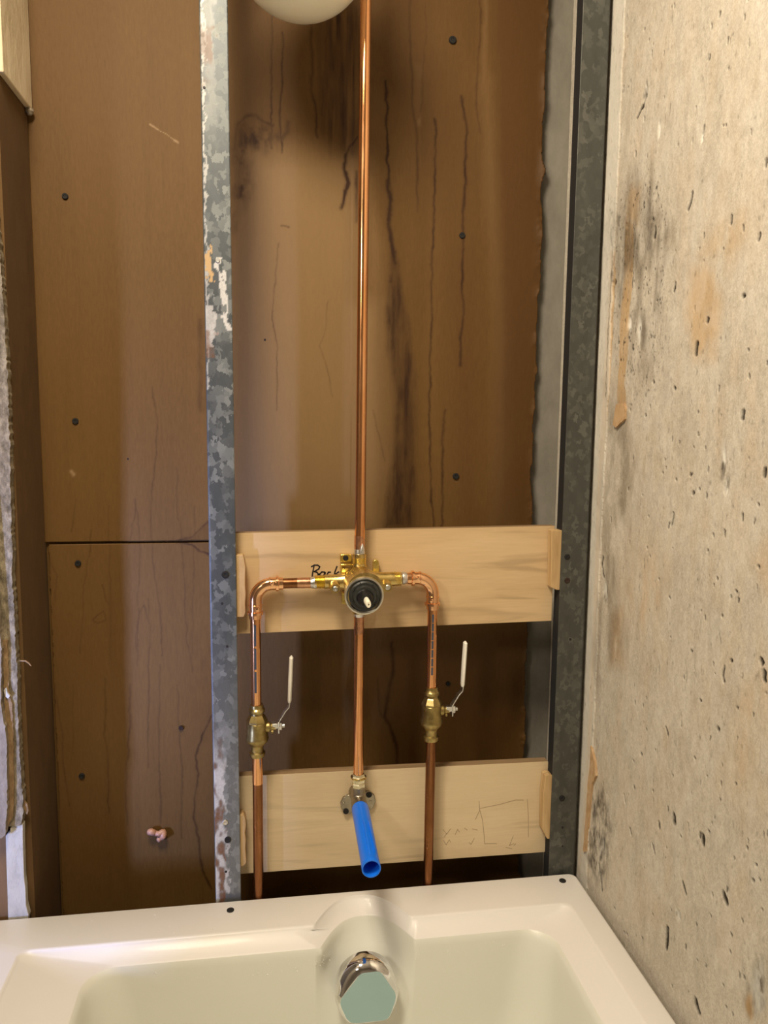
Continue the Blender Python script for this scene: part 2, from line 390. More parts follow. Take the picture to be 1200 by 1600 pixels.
cloud(dark, [(-0.0393,0.6554),(-0.0913,0.6918),(-0.1136,0.6300),(-0.1000,0.5372),(-0.0361,0.5086),(-0.0275,0.5937)], .016, .75, n2 * .6 + fbm(g.U, g.V, .004, .008, 141) * .4, .38, .66)
cloud(dark, [(-0.1724,1.6585),(-0.2058,1.6463),(-0.2109,1.5981),(-0.1698,1.6031)], .02, .35)
cloud(dark, [(-0.4528,0.6518),(-0.4869,0.6997),(-0.4949,0.6248),(-0.4582,0.6019)], .01, .5, n2)
cloud(tan, [(-0.2570,1.4472),(-0.2993,1.4468),(-0.3281,1.3982),(-0.3220,1.3332),(-0.2759,1.3366),(-0.2476,1.3942)], .012, .62, n1, .1, .5)
cloud(tan, [(-0.3328,1.4967),(-0.3635,1.4890),(-0.3672,1.4542),(-0.3396,1.4320),(-0.2774,1.4585),(-0.2961,1.4768)], .02, .45, n1, .2, .6)
cloud(tan, [(-0.4031,0.9505),(-0.4557,0.9907),(-0.4701,0.8556),(-0.4291,0.8194),(-0.3938,0.8630)], .03, .5, n1, .2, .7)
cloud(tan, [(-0.1294,1.1009),(-0.2324,1.0814),(-0.2564,1.0095),(-0.1733,0.9606),(-0.0981,0.9990)], .03, .4, n1, .2, .7)
cloud(tan, [(-0.0786,1.5963),(-0.1126,1.5867),(-0.1063,1.5364),(-0.0634,1.5466)], .01, .6, n1, .1, .5)
cloud(tan, [(-0.4213,1.1078),(-0.4405,1.1319),(-0.4455,1.0849)], .02, .5, n1, .1, .5)
cloud(tan, [(-0.0795,0.9648),(-0.1199,0.9943),(-0.1295,0.8998),(-0.0810,0.8842)], .012, .5, n1, .1, .6)
g.poly(tan, [(-0.0671,1.5502),(-0.0924,1.5397),(-0.1010,1.4936),(-0.0977,1.4496),(-0.0942,1.4050),(-0.0958,1.3501),(-0.0893,1.3136),(-0.1013,1.2762),(-0.1007,1.2622),(-0.0747,1.2498),(-0.0635,1.2536),(-0.0698,1.2765),(-0.0650,1.3241),(-0.0685,1.3522),(-0.0647,1.3900),(-0.0663,1.4362),(-0.0710,1.4722)], .0012, .85, True, .55 + .6 * n2)
g.poly(tan, [(-0.0310,1.5075),(-0.0419,1.4867),(-0.0428,1.3923),(-0.0394,1.3158),(-0.0375,1.2671),(-0.0331,1.1978),(-0.0214,1.1972),(-0.0227,1.2771),(-0.0263,1.3553),(-0.0298,1.4320)], .0012, .8, True, .55 + .6 * n2)
g.stroke(dark, [(-0.0924,1.5397),(-0.0998,1.5248),(-0.1010,1.4936),(-0.0997,1.4493)], .0010, .9)
g.stroke(dark, [(-0.0307,1.4888),(-0.0298,1.4320),(-0.0289,1.3745),(-0.0300,1.2966)], .0010, .8)
g.stroke(tan, [(-0.0310,1.5075),(-0.0292,1.3937),(-0.0227,1.2771),(-0.0207,1.1568),(-0.0255,1.0138),(-0.0263,0.9091),(-0.0246,0.8016),(-0.0190,0.6004),(-0.0028,0.4939)], .008, .7)
cloud(tan, np.array([(0.1019,1.9352),(-0.3798,1.6973),(-0.4949,0.6248),(-0.0028,0.4939)]).tolist(), .02, .16, n1, .45, .8)
cloud(dark, np.array([(-0.0303,1.8699),(-0.3798,1.6973),(-0.4949,0.6248),(-0.2388,0.5091),(-0.0764,0.5335)]).tolist(), .02, .10, fbm(g.U, g.V, .015, .05, 77), .45, .75)
cloud(dark, np.array([(0.1574,1.9626),(-0.3798,1.6973),(-0.4949,0.6248),(-0.0028,0.4939)]).tolist(), .02, .5, fbm(g.U, g.V, .004, .012, 87), .70, .9)
cloud(white, np.array([(-0.0303,1.8699),(-0.3798,1.6973),(-0.4949,0.6248),(-0.0028,0.4939)]).tolist(), .02, .22, fbm(g.U, g.V, .02, .03, 97), .45, .8)
# blow holes and cracks: dark pits with real depth
def pit(pts, w, d=.0026, s=1.0):
    t = g.new(); g.stroke(t, pts, w * .95, 1.0, True, 4.0); np.maximum(dark, t * s, out=dark); np.subtract(dep, t * d, out=dep)
for p, w in (([(-0.1133,1.7235),(-0.1134,1.7051),(-0.1073,1.6923)], .0016), ([(-0.1070,1.6949),(-0.0999,1.6917),(-0.0911,1.6846)], .0024), ([(-0.2488,1.5392),(-0.2456,1.5279),(-0.2420,1.5196)], .0028),
             ([(-0.1577,1.5200),(-0.1571,1.5093)], .004), ([(-0.1512,1.5316)], .003), ([(-0.3372,1.4900),(-0.3367,1.4832)], .003), ([(-0.3904,1.4585),(-0.3887,1.4536)], .0026), ([(-0.3697,1.3984)], .0032),
             ([(-0.2200,1.4356),(-0.2178,1.4263)], .0024), ([(-0.3944,1.5317),(-0.3939,1.5267)], .002), ([(-0.3084,1.6905),(-0.3077,1.6853)], .0016), ([(-0.2893,1.7282),(-0.2884,1.7245)], .002), ([(-0.2709,1.6903),(-0.2699,1.6864)], .002),
             ([(-0.2787,1.3519),(-0.2768,1.3420)], .004), ([(-0.3009,1.3798),(-0.3000,1.3762)], .0025), ([(-0.3810,1.2702),(-0.3816,1.2645)], .0036), ([(-0.4269,1.2086),(-0.4264,1.2038)], .003), ([(-0.0414,1.0456),(-0.0404,1.0322),(-0.0466,1.0180)], .003),
             ([(-0.2443,1.1409),(-0.2429,1.1239)], .002), ([(-0.2792,1.1933)], .003), ([(-0.2903,1.1719)], .003), ([(-0.2476,1.1861)], .002), ([(-0.1756,1.3133)], .003), ([(-0.2323,1.3025)], .0027), ([(-0.1566,1.2685)], .0026),
             ([(-0.3765,0.9777),(-0.3751,0.9672),(-0.3784,0.9599)], .0022), ([(-0.4489,0.9940),(-0.4496,0.9872)], .0034), ([(-0.4411,1.0056),(-0.4447,1.0025)], .003), ([(-0.3892,0.9893)], .0028), ([(-0.3730,0.9013)], .0036), ([(-0.2575,0.8569),(-0.2618,0.8481)], .0026),
             ([(-0.3066,0.9748)], .0024), ([(-0.4066,0.9406)], .002), ([(-0.2884,0.7496),(-0.2894,0.7404)], .0042), ([(-0.2529,0.7207),(-0.2535,0.7147)], .003), ([(-0.3556,0.7571),(-0.3564,0.7493)], .004), ([(-0.2376,0.6799),(-0.2438,0.6722)], .0026),
             ([(-0.1769,0.7356)], .0034), ([(-0.1718,0.6681),(-0.1766,0.6609)], .0026), ([(-0.4056,0.7158),(-0.4101,0.7092)], .0044), ([(-0.3185,0.6740),(-0.3241,0.6645)], .003), ([(-0.2886,0.5900),(-0.2887,0.5736),(-0.2864,0.5628)], .0036), ([(-0.3619,0.5468),(-0.3688,0.5368)], .004),
             ([(-0.3811,0.6985)], .002), ([(-0.3667,0.7699)], .0024), ([(-0.3079,0.7304)], .002), ([(-0.2232,0.5320)], .003), ([(-0.1802,0.5067)], .0026), ([(-0.4224,0.6764)], .0026), ([(-0.1947,0.7900)], .0026), ([(-0.2333,0.7566)], .0026),
             ([(-0.1489,0.7100),(-0.1564,0.6978)], .0018), ([(-0.0743,0.5541),(-0.0899,0.5200)], .0032), ([(-0.3596,1.4709),(-0.3592,1.4751)], .002), ([(-0.0418,1.4661)], .004), ([(-0.2684,1.6105),(-0.2676,1.6049)], .0022), ([(-0.4526,0.7617)], .002), ([(-0.4632,0.7682)], .002)):
    pit(p, w)
for p in [(-0.3130,1.6591),(-0.2860,1.2271),(-0.2521,1.2340),(-0.2479,1.0288),(-0.2171,1.0481),(-0.1810,1.0858),(-0.2144,1.1904),(-0.3028,1.1770),(-0.1802,1.1296),(-0.3326,0.9207),(-0.3664,1.0372),(-0.1378,1.4691),(-0.1115,1.2760),(-0.1733,1.4207),(-0.3285,1.1062),(-0.3519,1.0759),(-0.3905,1.0691),(-0.4201,1.1703),(-0.3853,1.3388),(-0.2096,1.6101),(-0.0467,1.8099),(-0.1002,1.7974),(-0.1150,1.7774),(-0.0409,1.7464),(-0.0580,1.7388),(-0.3160,1.5959),(-0.2782,0.8008),(-0.1733,0.7708),(-0.3276,0.8449),(-0.4135,0.8531),(-0.2054,0.8321),(-0.3811,0.6723),(-0.3608,0.5992),(-0.4146,0.6067),(-0.3072,0.5233),(-0.2494,0.5837),(-0.1362,0.5181),(-0.1699,0.5047),(-0.4561,0.7824),(-0.4413,0.7050),(-0.4717,0.7405)]: pit([p], .0019)
for k in range(210):
    u, v = R.uniform(-.5, -.045), R.uniform(.4, 1.98); pit([(u, v), (u, v + R.uniform(0, .006))], R.uniform(.0008, .0017) , .002, .9)
# raw scars
for c, ru, rv in (([(-0.0967,1.4002)][0], .006, .014), ([(-0.1293,1.3875)][0], .006, .018), ([(-0.3490,1.2131)][0], .006, .022), ([(-0.3606,1.1874)][0], .004, .012), ([(-0.0560,0.9945)][0], .009, .017), ([(-0.0828,0.5894)][0], .014, .020), ([(-0.1568,1.6455)][0], .003, .012), ([(-0.1110,1.7102)][0], .006, .008), ([(-0.4748,0.6497)][0], .012, .03), ([(-0.3125,0.6261)][0], .006, .008), ([(-0.2666,1.6008)][0], .003, .008)):
    t = g.new(); g.blob(t, c, ru, rv, 1.0, 4.0); n = np.clip((n2 - .3) / .3, 0, 1); white = np.maximum(white, t * n); dark = np.maximum(dark, t * (1 - n) * .75); dep -= t * .0035 * n2
t = g.new(); g.blob(t, [(-0.4643,0.6208)][0], .008, .016, 1.0, 3.0); tan = np.maximum(tan, t)
dep += (fbm(g.U, g.V, .05, .05, 51) - .5) * .0012 + (fbm(g.U, g.V, .01, .014, 61) - .5) * .0008
wr = thing('wall_right', (XR, 0, 0), 'stained grey-beige concrete wall with pits and mould', None); wr['kind'] = 'structure'
g.mesh('concrete_face', lambda g: (XR - dep, g.U, g.V), (dark, tan, white), CONC, wr)
obj('concrete_body', join(box(XR + .006, .55, -2.1, .166, 0, 2.4), box(XR, XR + .006, -2.1, -.58, 0, 2.4), box(XR, XR + .006, -.58, .166, 0, .36), box(XR, XR + .006, -.58, .166, 2.02, 2.4)), CONC0, wr, smooth=0)
def xprism(poly, x0, x1):
    v, f = prism(poly, 0, 1); return [(x0 if p[1] < .5 else x1, p[0], p[2]) for p in v], f
def ragged(poly, amp, step=.006):
    out = []
    for (a, b), (c, d) in zip(poly, poly[1:] + poly[:1]):
        k = max(1, int(math.hypot(c - a, d - b) / step))
        for i in range(k):
            t = i / k; j = amp if i else amp * .3
            out.append((a + (c - a) * t + R.uniform(-j, j), b + (d - b) * t + R.uniform(-j, j)))
    return out
o = obj('peeling_flap', xprism(ragged([(-0.0983,1.2855),(-0.1013,1.2762),(-0.1007,1.2622),(-0.0747,1.2498),(-0.0635,1.2536),(-0.0681,1.2718),(-0.0712,1.2841)], .0006, .003), XR - .0040, XR + .004), GLUE, wr); o['label'] = 'peeling tan end of the adhesive strip'
o = obj('adhesive_strip', xprism(ragged([(-0.0338,0.7348),(-0.0507,0.7152),(-0.0577,0.6948),(-0.0450,0.6735),(-0.0376,0.6214),(-0.0343,0.5526),(-0.0219,0.5454),(-0.0279,0.6163),(-0.0299,0.6728),(-0.0346,0.7024)], .0008), XR - .004, XR + .004), GLUE, wr)

# brown boards at the back of the cavity -----------------------------------------
YB = .15
PX0, PX1, ZS = -.503, .333, 1.0503
g = Grid(PX0, PX1 + .008, .34, 2.04, .0014)
D, L, T = g.new(), g.new(), g.new()
def st(p, w, s): g.stroke(D, p, w * .0008, s * 1.05)
streak = np.clip((fbm(g.U, g.V, .006, .10, 71) - .28) / .4, 0, 1); blot = np.clip((fbm(g.U, g.V, .014, .02, 81) - .28) / .3, 0, 1)
for p, w, s in (([(-0.1289,1.8967),(-0.1304,1.8201),(-0.1299,1.7523),(-0.1303,1.6914)], 2, .5), ([(-0.1129,1.8694),(-0.1133,1.7923),(-0.1166,1.7532),(-0.1157,1.7238),(-0.1139,1.6864)], 2.2, .6), ([(-0.1913,1.6848),(-0.1838,1.7244),(-0.1705,1.7398),(-0.1553,1.7408),(-0.1432,1.7319),(-0.1280,1.7279)], 4, .45),
    ([(-0.1024,1.7345),(-0.1045,1.7196),(-0.1127,1.7092)], 5, .45), ([(-0.0682,1.8922),(-0.0662,1.8539),(-0.0652,1.8250),(-0.0673,1.7858),(-0.0611,1.7667),(-0.0590,1.7373),(-0.0559,1.7127)], 3, .5), ([(-0.0416,1.8944),(-0.0446,1.8265),(-0.0476,1.7921),(-0.0497,1.7478)], 2.4, .45),
    ([(0.0091,1.7167),(-0.0046,1.7009),(-0.0108,1.6855)], 3, .7), ([(-0.0108,1.6875),(-0.0129,1.6653),(-0.0075,1.6454),(-0.0127,1.6249),(-0.0168,1.6044)], 4, .85), ([(0.0083,1.6614),(0.0088,1.5852)], 4, .5),
    ([(0.0548,1.8063),(0.0571,1.7896),(0.0540,1.7795),(0.0595,1.7669),(0.0555,1.7397),(0.0589,1.7248),(0.0580,1.7047),(0.0572,1.6844),(0.0605,1.6745),(0.0597,1.6490),(0.0631,1.6339),(0.0633,1.6135),(0.0614,1.5877)], 2.8, .85), ([(0.0596,1.6541),(0.0643,1.6238),(0.0625,1.5877),(0.0650,1.5600),(0.0707,1.5353),(0.0731,1.5187)], 5, .75),
    ([(0.0718,1.5364),(0.0721,1.5103),(0.0680,1.4892)], 7, .6), ([(0.0924,1.9346),(0.0929,1.8957),(0.0969,1.8370),(0.1012,1.7677),(0.1071,1.7329),(0.1101,1.6055)], 2.6, .35), ([(0.1189,1.9320),(0.1198,1.8782),(0.1157,1.7987),(0.1141,1.7635)], 2, .25),
    ([(0.1381,1.7550),(0.1394,1.7400),(0.1384,1.6789),(0.1391,1.6379),(0.1373,1.5548),(0.1362,1.4916),(0.1396,1.4279),(0.1362,1.3633),(0.1366,1.2761),(0.1381,1.1876),(0.1470,1.0726)], 2.6, .62), ([(0.1830,1.7933),(0.1879,1.7684),(0.1930,1.7383),(0.1906,1.7024),(0.1917,1.6510),(0.1882,1.6093),(0.1910,1.5360),(0.1900,1.4829),(0.1932,1.4402),(0.1896,1.3970),(0.1895,1.3514)], 3, .72),
    ([(0.2099,1.9446),(0.2114,1.8854),(0.2080,1.8453),(0.2087,1.7748),(0.2151,1.7366)], 2.2, .35), ([(0.1638,1.2765),(0.1603,1.2211),(0.1626,1.1652),(0.1620,1.0724)], 3, .5), ([(-0.1198,1.5438),(-0.1265,1.4822),(-0.1321,1.4201),(-0.1229,1.3735),(-0.1242,1.3367),(-0.1257,1.2730)], 1.5, .32), ([(-0.1155,1.5723),(-0.1031,1.5699)], 2, .4),
    ([(-0.0399,1.4541),(-0.0441,1.4069),(-0.0527,1.3804),(-0.0397,1.3383),(-0.0309,1.2957)], 1.6, .22), ([(0.0382,1.2750),(0.0520,1.2205),(0.0580,1.1874)], 2, .25), ([(0.0751,0.8628),(0.0769,0.8098),(0.0682,0.7508),(0.0650,0.7271),(0.0758,0.7025),(0.0854,0.6779),(0.0870,0.6414)], 4, .6), ([(0.0503,0.7991),(0.0544,0.7395),(0.0662,0.7174)], 2, .3),
    ([(-0.3277,1.3069),(-0.3252,1.2862),(-0.3210,1.2498),(-0.3245,1.1866),(-0.3319,1.1335),(-0.3352,1.0853),(-0.3330,1.0474),(-0.3301,0.9929),(-0.3250,0.9432),(-0.3198,0.8987),(-0.3218,0.8539)], 1.7, 0.31), ([(-0.3599,1.1230),(-0.3531,1.0693),(-0.3541,0.9934),(-0.3595,0.9441)], 1.5, 0.24), ([(-0.3568,1.1229),(-0.3655,1.0694),(-0.3691,1.0479)], 1.5, 0.22),
    ([(-0.2908,1.1761),(-0.2913,1.1010),(-0.2840,1.0467),(-0.2824,0.9698),(-0.2798,0.8806),(-0.2724,0.8238)], 1.6, 0.24), ([(-0.2618,1.1116),(-0.2651,1.0465),(-0.2675,0.9695),(-0.2717,0.8577)], 1.5, 0.22), ([(-0.4307,1.0702),(-0.4361,1.0274),(-0.4460,0.9736),(-0.4503,0.9083),(-0.4538,0.8643)], 1.7, 0.25), ([(-0.4010,1.1125),(-0.4025,0.9944),(-0.4045,0.9289),(-0.4092,0.8404)], 1.5, 0.22),
    ([(-0.3576,0.9386),(-0.3642,0.8834),(-0.3623,0.8386)], 1.6, 0.25), ([(-0.3436,0.9547),(-0.3396,0.9048),(-0.3433,0.8379)], 1.6, 0.25), ([(-0.4530,1.1234),(-0.4609,1.0706)], 1.6, 0.19), ([(-0.4977,0.8106),(-0.4900,0.7432),(-0.4878,0.6637),(-0.4830,0.5945)], 1.8, 0.28), ([(-0.4151,0.8183),(-0.4203,0.7169),(-0.4150,0.6823),(-0.4182,0.5784)], 2, 0.31),
    ([(-0.3747,0.8054),(-0.3779,0.7261),(-0.3851,0.6576),(-0.3892,0.5881),(-0.3859,0.5526)], 2.4, 0.37), ([(-0.3444,0.8379),(-0.3500,0.6554)], 1.8, 0.25), ([(-0.3254,0.8372),(-0.3304,0.7121),(-0.3310,0.5487)], 2, 0.26), ([(-0.2974,0.8021),(-0.2961,0.7103),(-0.2929,0.6520),(-0.2955,0.5223)], 2, 0.31), ([(-0.4671,0.8093),(-0.4724,0.6856)], 1.6, 0.19),
    ([(-0.2413,0.7445),(-0.2582,0.7083),(-0.2686,0.6739),(-0.2660,0.6387),(-0.2734,0.5920),(-0.2729,0.5564),(-0.2670,0.5201),(-0.2625,0.4595),(-0.2464,0.4217)], 2.6, .55), ([(-0.2933,1.0512),(-0.2680,1.0596),(-0.2402,1.0832)], 2.4, .5), ([(-0.2934,1.0501),(-0.2682,1.0465),(-0.2558,1.0354),(-0.2390,1.0263)], 2.6, .7), ([(-0.4325,0.9209),(-0.4166,0.9347),(-0.4109,0.9203),(-0.4255,0.9130),(-0.4325,0.9209)], 1.5, .3),
    ([(-0.4153,0.9783),(-0.4100,0.9509),(-0.4040,0.9453)], 1.6, .35), ([(-0.2481,1.4168),(-0.2482,1.3550),(-0.2517,1.2715)], 6, .3), ([(-0.4995,1.0285),(-0.4877,0.9961),(-0.4913,0.9530)], 1.8, .3), ([(-0.3614,0.8721),(-0.3589,0.9276),(-0.3491,0.9439),(-0.3415,0.9105)], 1.4, .3)): st(p, w, s)
g.poly(D, [(-0.1903,1.6849),(-0.1777,1.7248),(-0.1574,1.7348),(-0.1352,1.7245),(-0.1148,1.7101),(-0.1303,1.6884),(-0.1609,1.6896),(-0.1714,1.6594),(-0.1646,1.6221),(-0.1771,1.6035),(-0.1815,1.5713),(-0.1919,1.5588)], .012, .72, True, blot)
g.poly(D, [(-0.1901,1.7045),(-0.1712,1.6712),(-0.1791,1.6014),(-0.1898,1.5609)], .008, .5, True, blot * .5 + .5)
g.poly(D, [(-0.0478,1.9131),(0.0130,1.9182),(0.0121,1.7319),(-0.0024,1.6960),(-0.0266,1.6946),(-0.0403,1.7286),(-0.0477,1.7970)], .018, .7, True, streak)
g.poly(D, [(0.0674,1.5362),(0.0762,1.5293),(0.0834,1.4792),(0.0999,1.4055),(0.1097,1.3411),(0.1129,1.2759),(0.1117,1.2098),(0.1115,1.0707),(0.0591,1.0713),(0.0641,1.1319),(0.0714,1.1875),(0.0754,1.2316),(0.0771,1.2754),(0.0721,1.3188),(0.0648,1.3832),(0.0599,1.4257),(0.0638,1.4680)], .006, .72, True, streak * .35 + .6)
g.poly(D, [(0.0599,1.4257),(0.0721,1.3188),(0.0771,1.2754),(0.0714,1.1875),(0.0625,1.0712),(0.0841,1.0710),(0.0894,1.1875),(0.0924,1.2974),(0.0800,1.4049),(0.0680,1.4892)], .008, .75, True, streak * .5 + .45)
g.poly(D, [(-0.2934,1.0501),(-0.2392,1.0821),(-0.2379,1.0285),(-0.2630,1.0453)], .004, .22)
g.poly(D, [(-0.2427,1.4374),(-0.2304,1.4378),(-0.2330,1.2717),(-0.2455,1.2716)], .008, .35, True, streak)
g.poly(D, [(-0.2660,0.8801),(-0.2369,0.8904),(-0.2397,0.7073),(-0.2636,0.7086)], .02, .2, True, blot)
D *= .55 + .8 * np.clip(fbm(g.U, g.V, .012, .05, 151) * 1.6 - .3, 0, 1)
# darker tint at the top and along the torn edge; paler field in the middle
g.poly(T, [(-0.1883,1.9294),(0.0138,1.9471),(0.0134,1.7020),(-0.0319,1.6943),(-0.0736,1.7116),(-0.1250,1.7085),(-0.1902,1.6947)], .02, .28)
g.poly(T, [(0.0240,1.9671),(0.2305,1.9856),(0.2421,1.6432),(0.2360,1.3655),(0.2263,1.0626),(0.1971,1.0629),(0.1552,1.4284),(0.1183,1.6368),(0.0735,1.7558),(0.0309,1.7630)], .03, .40)
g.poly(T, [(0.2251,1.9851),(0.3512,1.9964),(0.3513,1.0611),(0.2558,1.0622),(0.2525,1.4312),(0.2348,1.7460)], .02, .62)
g.poly(T, [(0.0725,0.8921),(0.3454,0.8837),(0.3315,0.5642),(0.0641,0.5817)], .03, .45)
g.poly(T, [(-0.5063,1.9196),(-0.3667,1.9321),(-0.3671,1.4134),(-0.3656,1.1016),(-0.3755,0.5401),(-0.3748,0.3601),(-0.5195,0.3739)], .012, .15)  # shade left of the daylight patch painted into the tint
g.poly(L, [(-0.1711,1.6811),(-0.1149,1.6894),(0.0103,1.6918),(0.0117,1.4663),(0.0552,1.4572),(0.0655,1.3187),(0.0689,1.2096),(0.0592,1.0645),(-0.1958,1.0675),(-0.1929,1.4799)], .03, .42)
g.poly(L, [(0.0266,1.6320),(0.0542,1.5512),(0.0616,1.4680),(0.0511,1.4254),(0.0637,1.2753),(0.0591,1.0701),(0.0276,1.0705)], .012, .15)
g.poly(L, [(0.2107,1.8254),(0.2304,1.8268),(0.2660,1.5177),(0.2910,1.0734),(0.2555,1.0738),(0.2480,1.4311)], .014, .20)
g.poly(L, [(0.2150,1.9548),(0.2215,1.9554),(0.2247,1.8365),(0.2213,1.7959),(0.2147,1.7955),(0.2156,1.8458)], .003, .22)
g.poly(L, [(0.1023,1.8374),(0.1151,1.8384),(0.1145,1.7434),(0.1058,1.7429)], .004, .14)
g.blob(L, [(0.1111,1.7482)][0], .004, .007, .5)
for p, w in (([(-0.3208,1.7156),(-0.3092,1.7087)], .0012), ([(-0.2839,1.6958),(-0.2781,1.6923)], .0014), ([(-0.3092,1.7087),(-0.2839,1.6958)], .0006), ([(-0.4574,1.1686),(-0.4546,1.1644)], .003)): g.stroke(L, p, w, .95)
low = g.V < ZS
# seam between the two boards, rough left edge, torn right edge
zc = ZS + 0 * g.U; seam = np.abs(g.V - zc) < .0012; seam &= (g.U < -.18)
cut = (g.U > PX1 - .008 + .010 * (fbm(g.U, g.V, .03, .03, 91) - .35) + .006 * (fbm(g.U, g.V, .3, .12, 95) - .5)) | seam | (low & (g.U < PX0 + .002 + .004 * fbm(g.U, g.V, .01, .01, 99)))
curl = np.clip((g.U - (PX1 - .022)) / .02, 0, 1) ** 2 * np.clip(fbm(g.U, g.V, .03, .025, 105) * 2 - .8, 0, 1) * .010
wv = (fbm(g.U, g.V, .25, .3, 107) - .5) * .003
for name, sel, lab in (('wall_back_upper', low, 'brown water-stained upper board behind the studs'), ('wall_back_lower', ~low, 'brown lower board behind the supply pipes')):
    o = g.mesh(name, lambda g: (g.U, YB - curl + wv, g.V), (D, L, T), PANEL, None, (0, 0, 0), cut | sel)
    md = o.modifiers.new('solid', 'SOLIDIFY'); md.thickness = .0035; md.offset = -1; tag(o, lab, None, None, 'structure')
    if name.endswith('upper'): UP = o
    else: LO = o
struct('wall_back_backing', join(box(PX0, PX1 - .03, YB + .0075, YB + .0155, .02, 2.4)), PANEL0, 'brown board edge behind the face')
struct('wall_back_top', join(box(PX0, PX1, YB, YB + .007, 2.04, 2.4)), PANEL0, 'brown board above the photo')
struct('wall_back_foot', join(box(PX0, PX1, YB, YB + .007, .02, .34)), PANEL0, 'brown board foot behind the bathtub')
for (x, z), r, own in list(zip([(-0.4517,1.6004),(-0.4486,1.2506),(0.1649,1.8788),(0.1880,1.5695),(0.1857,1.1607)], (.0048, .005, .0062, .0052, .0056), (UP,) * 5)) + list(zip([(-0.4527,1.0169),(-0.4591,0.6482),(0.1795,0.7841),(-0.2925,0.7251)], (.0050, .0048, .0046, .0042), (LO,) * 4)):
    obj('screw', disc(x, YB + .001, z, r, .0040), RUSTSCREW if r < .0046 else BLACKSCREW, own)
for x, z in [(-0.3683,1.1897),(-0.1439,1.3876)]: obj('nail_hole', disc(x, YB + .002, z, .0018, .0022, recess=False), BLACKSCREW, UP if z > ZS else LO)

# ------------------------------------------------------------------ steel studs
def stud(name, label, pts, mat, worn, group):
    (xl0, xr0), (xl1, xr1) = pts                      # left/right X at z=.30 and z=2.38
    z0, z1 = 0.0, 2.4
    t = thing(name, ((xl0 + xr0) / 2, 0, 0), label, 'steel stud', group)
    def X(side, z): a, b = ((xl0, xl1), (xr0, xr1))[side]; return a + (b - a) * (z - .3) / 2.08
    gg = Grid(0, 1, z0, z1, .045, .0022); A, B, C = gg.new(), gg.new(), gg.new()
    if worn:
        uu = Grid(0, 1, z0, z1, .045, .0022); WU = uu.U + (fbm(uu.U * .04, uu.V, .006, .012, 15) - .5) * .5
        rust = np.clip((fbm(uu.U * .04, uu.V, .010, .02, 17) - .42) / .2, 0, 1)
        zf = np.clip((.80 - uu.V) / .10, 0, 1)
        A = np.maximum(A, rust * zf * (WU < .36)); C = np.maximum(C, (1 - rust) * zf * (WU < .46) * .85)
        C = np.maximum(C, np.clip((.95 - uu.V) / .25, 0, 1) * .16)
        z4 = np.clip((.62 - uu.V) / .03, 0, 1); C = np.maximum(C, z4 * (WU < .55) * .8 * (1 - rust))
        C = np.maximum(C, np.clip((uu.V - 1.62) / .12, 0, 1) * np.clip((WU - .05) * 5, 0, 1) * (WU < .52) * .12)
        A = np.maximum(A, rust * .8 * ((uu.V > 1.345) & (uu.V < 1.385) & (WU < .3)))
        A = np.maximum(A, rust * .5 * ((uu.V > 1.72) & (uu.V < 1.80) & (WU < .45)))
        B = np.maximum(B, ((uu.V > 1.452) & (uu.V < 1.506) & (np.abs(WU - .2) < .14 - np.abs(uu.V - 1.478) * 3)) * .95)
        sc = .55 + (1.478 - uu.V) / .10 * .38; C = np.maximum(C, ((np.abs(WU - sc) < .09) & (uu.V < 1.488) & (uu.V > 1.385)) * .95)
        C = np.maximum(C, ((np.abs(WU - .05) < .05) & (uu.V > 1.30)) * .6)
        C = np.maximum(C, ((WU < .3) & (uu.V > 1.36) & (uu.V < 1.42)) * .7)
    xs = lambda gg: (X(0, gg.V) + (X(1, gg.V) - X(0, gg.V)) * gg.U, 0 * gg.U, gg.V)
    fl = gg.mesh('front_flange', xs, (A, B, C), mat, t)
    m = fl.modifiers.new('solid', 'SOLIDIFY'); m.thickness = .0014; m.offset = -1
    return t, X
GL = 'galvanised steel studs'
ls, XL = stud('steel_stud', 'mottled rust-flecked galvanised stud left of the copper pipes', ((-.2275, -.1883), (-.2308, -.1930)), GALV_L, True, None)
obj('side_return', box(XL(0, .3) + .0005, XL(0, .3) + .0017, .0014, .025, 0, 2.4), GALV_R, ls, smooth=0)
obj('rolled_edge', tube([(XL(0, 0), .0010, 0.0), (XL(0, 2.4), .0010, 2.4)], .0011, 8), GALV_R, ls)
for (x, z), r, mt in zip([(-0.2061,1.0226),(-0.2080,0.5978),(-0.2115,0.9782),(-0.2048,0.9110),(-0.2107,1.4836),(-0.2257,1.7184),(-0.2116,0.6268),(-0.2117,0.5443)], (.0056, .0052, .002, .002, .0032, .002, .0042, .002), (BLACKSCREW, BLACKSCREW, INK, INK, STEEL, INK, TINRING, INK)):
    obj('screw' if r > .003 else 'punched_hole', disc(x, .0002, z, r, .0017 if r > .003 else .0005, recess=r > .003), mt, ls)
rs, XRs = stud('steel_stud', 'dark grey galvanised stud against the concrete wall', ((.3240, .3688), (.3293, .3712)), GALV_R, False, None)
obj('side_return', box(.3695, .3709, .0014, .024, 0, 2.4), GALV_R, rs, smooth=0)
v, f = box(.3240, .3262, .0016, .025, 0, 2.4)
gap_shade = obj('shade_strip', ([(x + (XRs(0, z) - .3236), y, z) for x, y, z in v], f), BLACK, rs, smooth=0); gap_shade['label'] = 'black strip standing for shade along the stud'  # black strip added for the shadowed gap behind the flange
obj('rolled_edge', tube([(XRs(0, 0) + .0006, .0003, 0.0), (XRs(0, 2.4) + .0006, .0003, 2.4)], .0008, 8), GALV_R, rs)
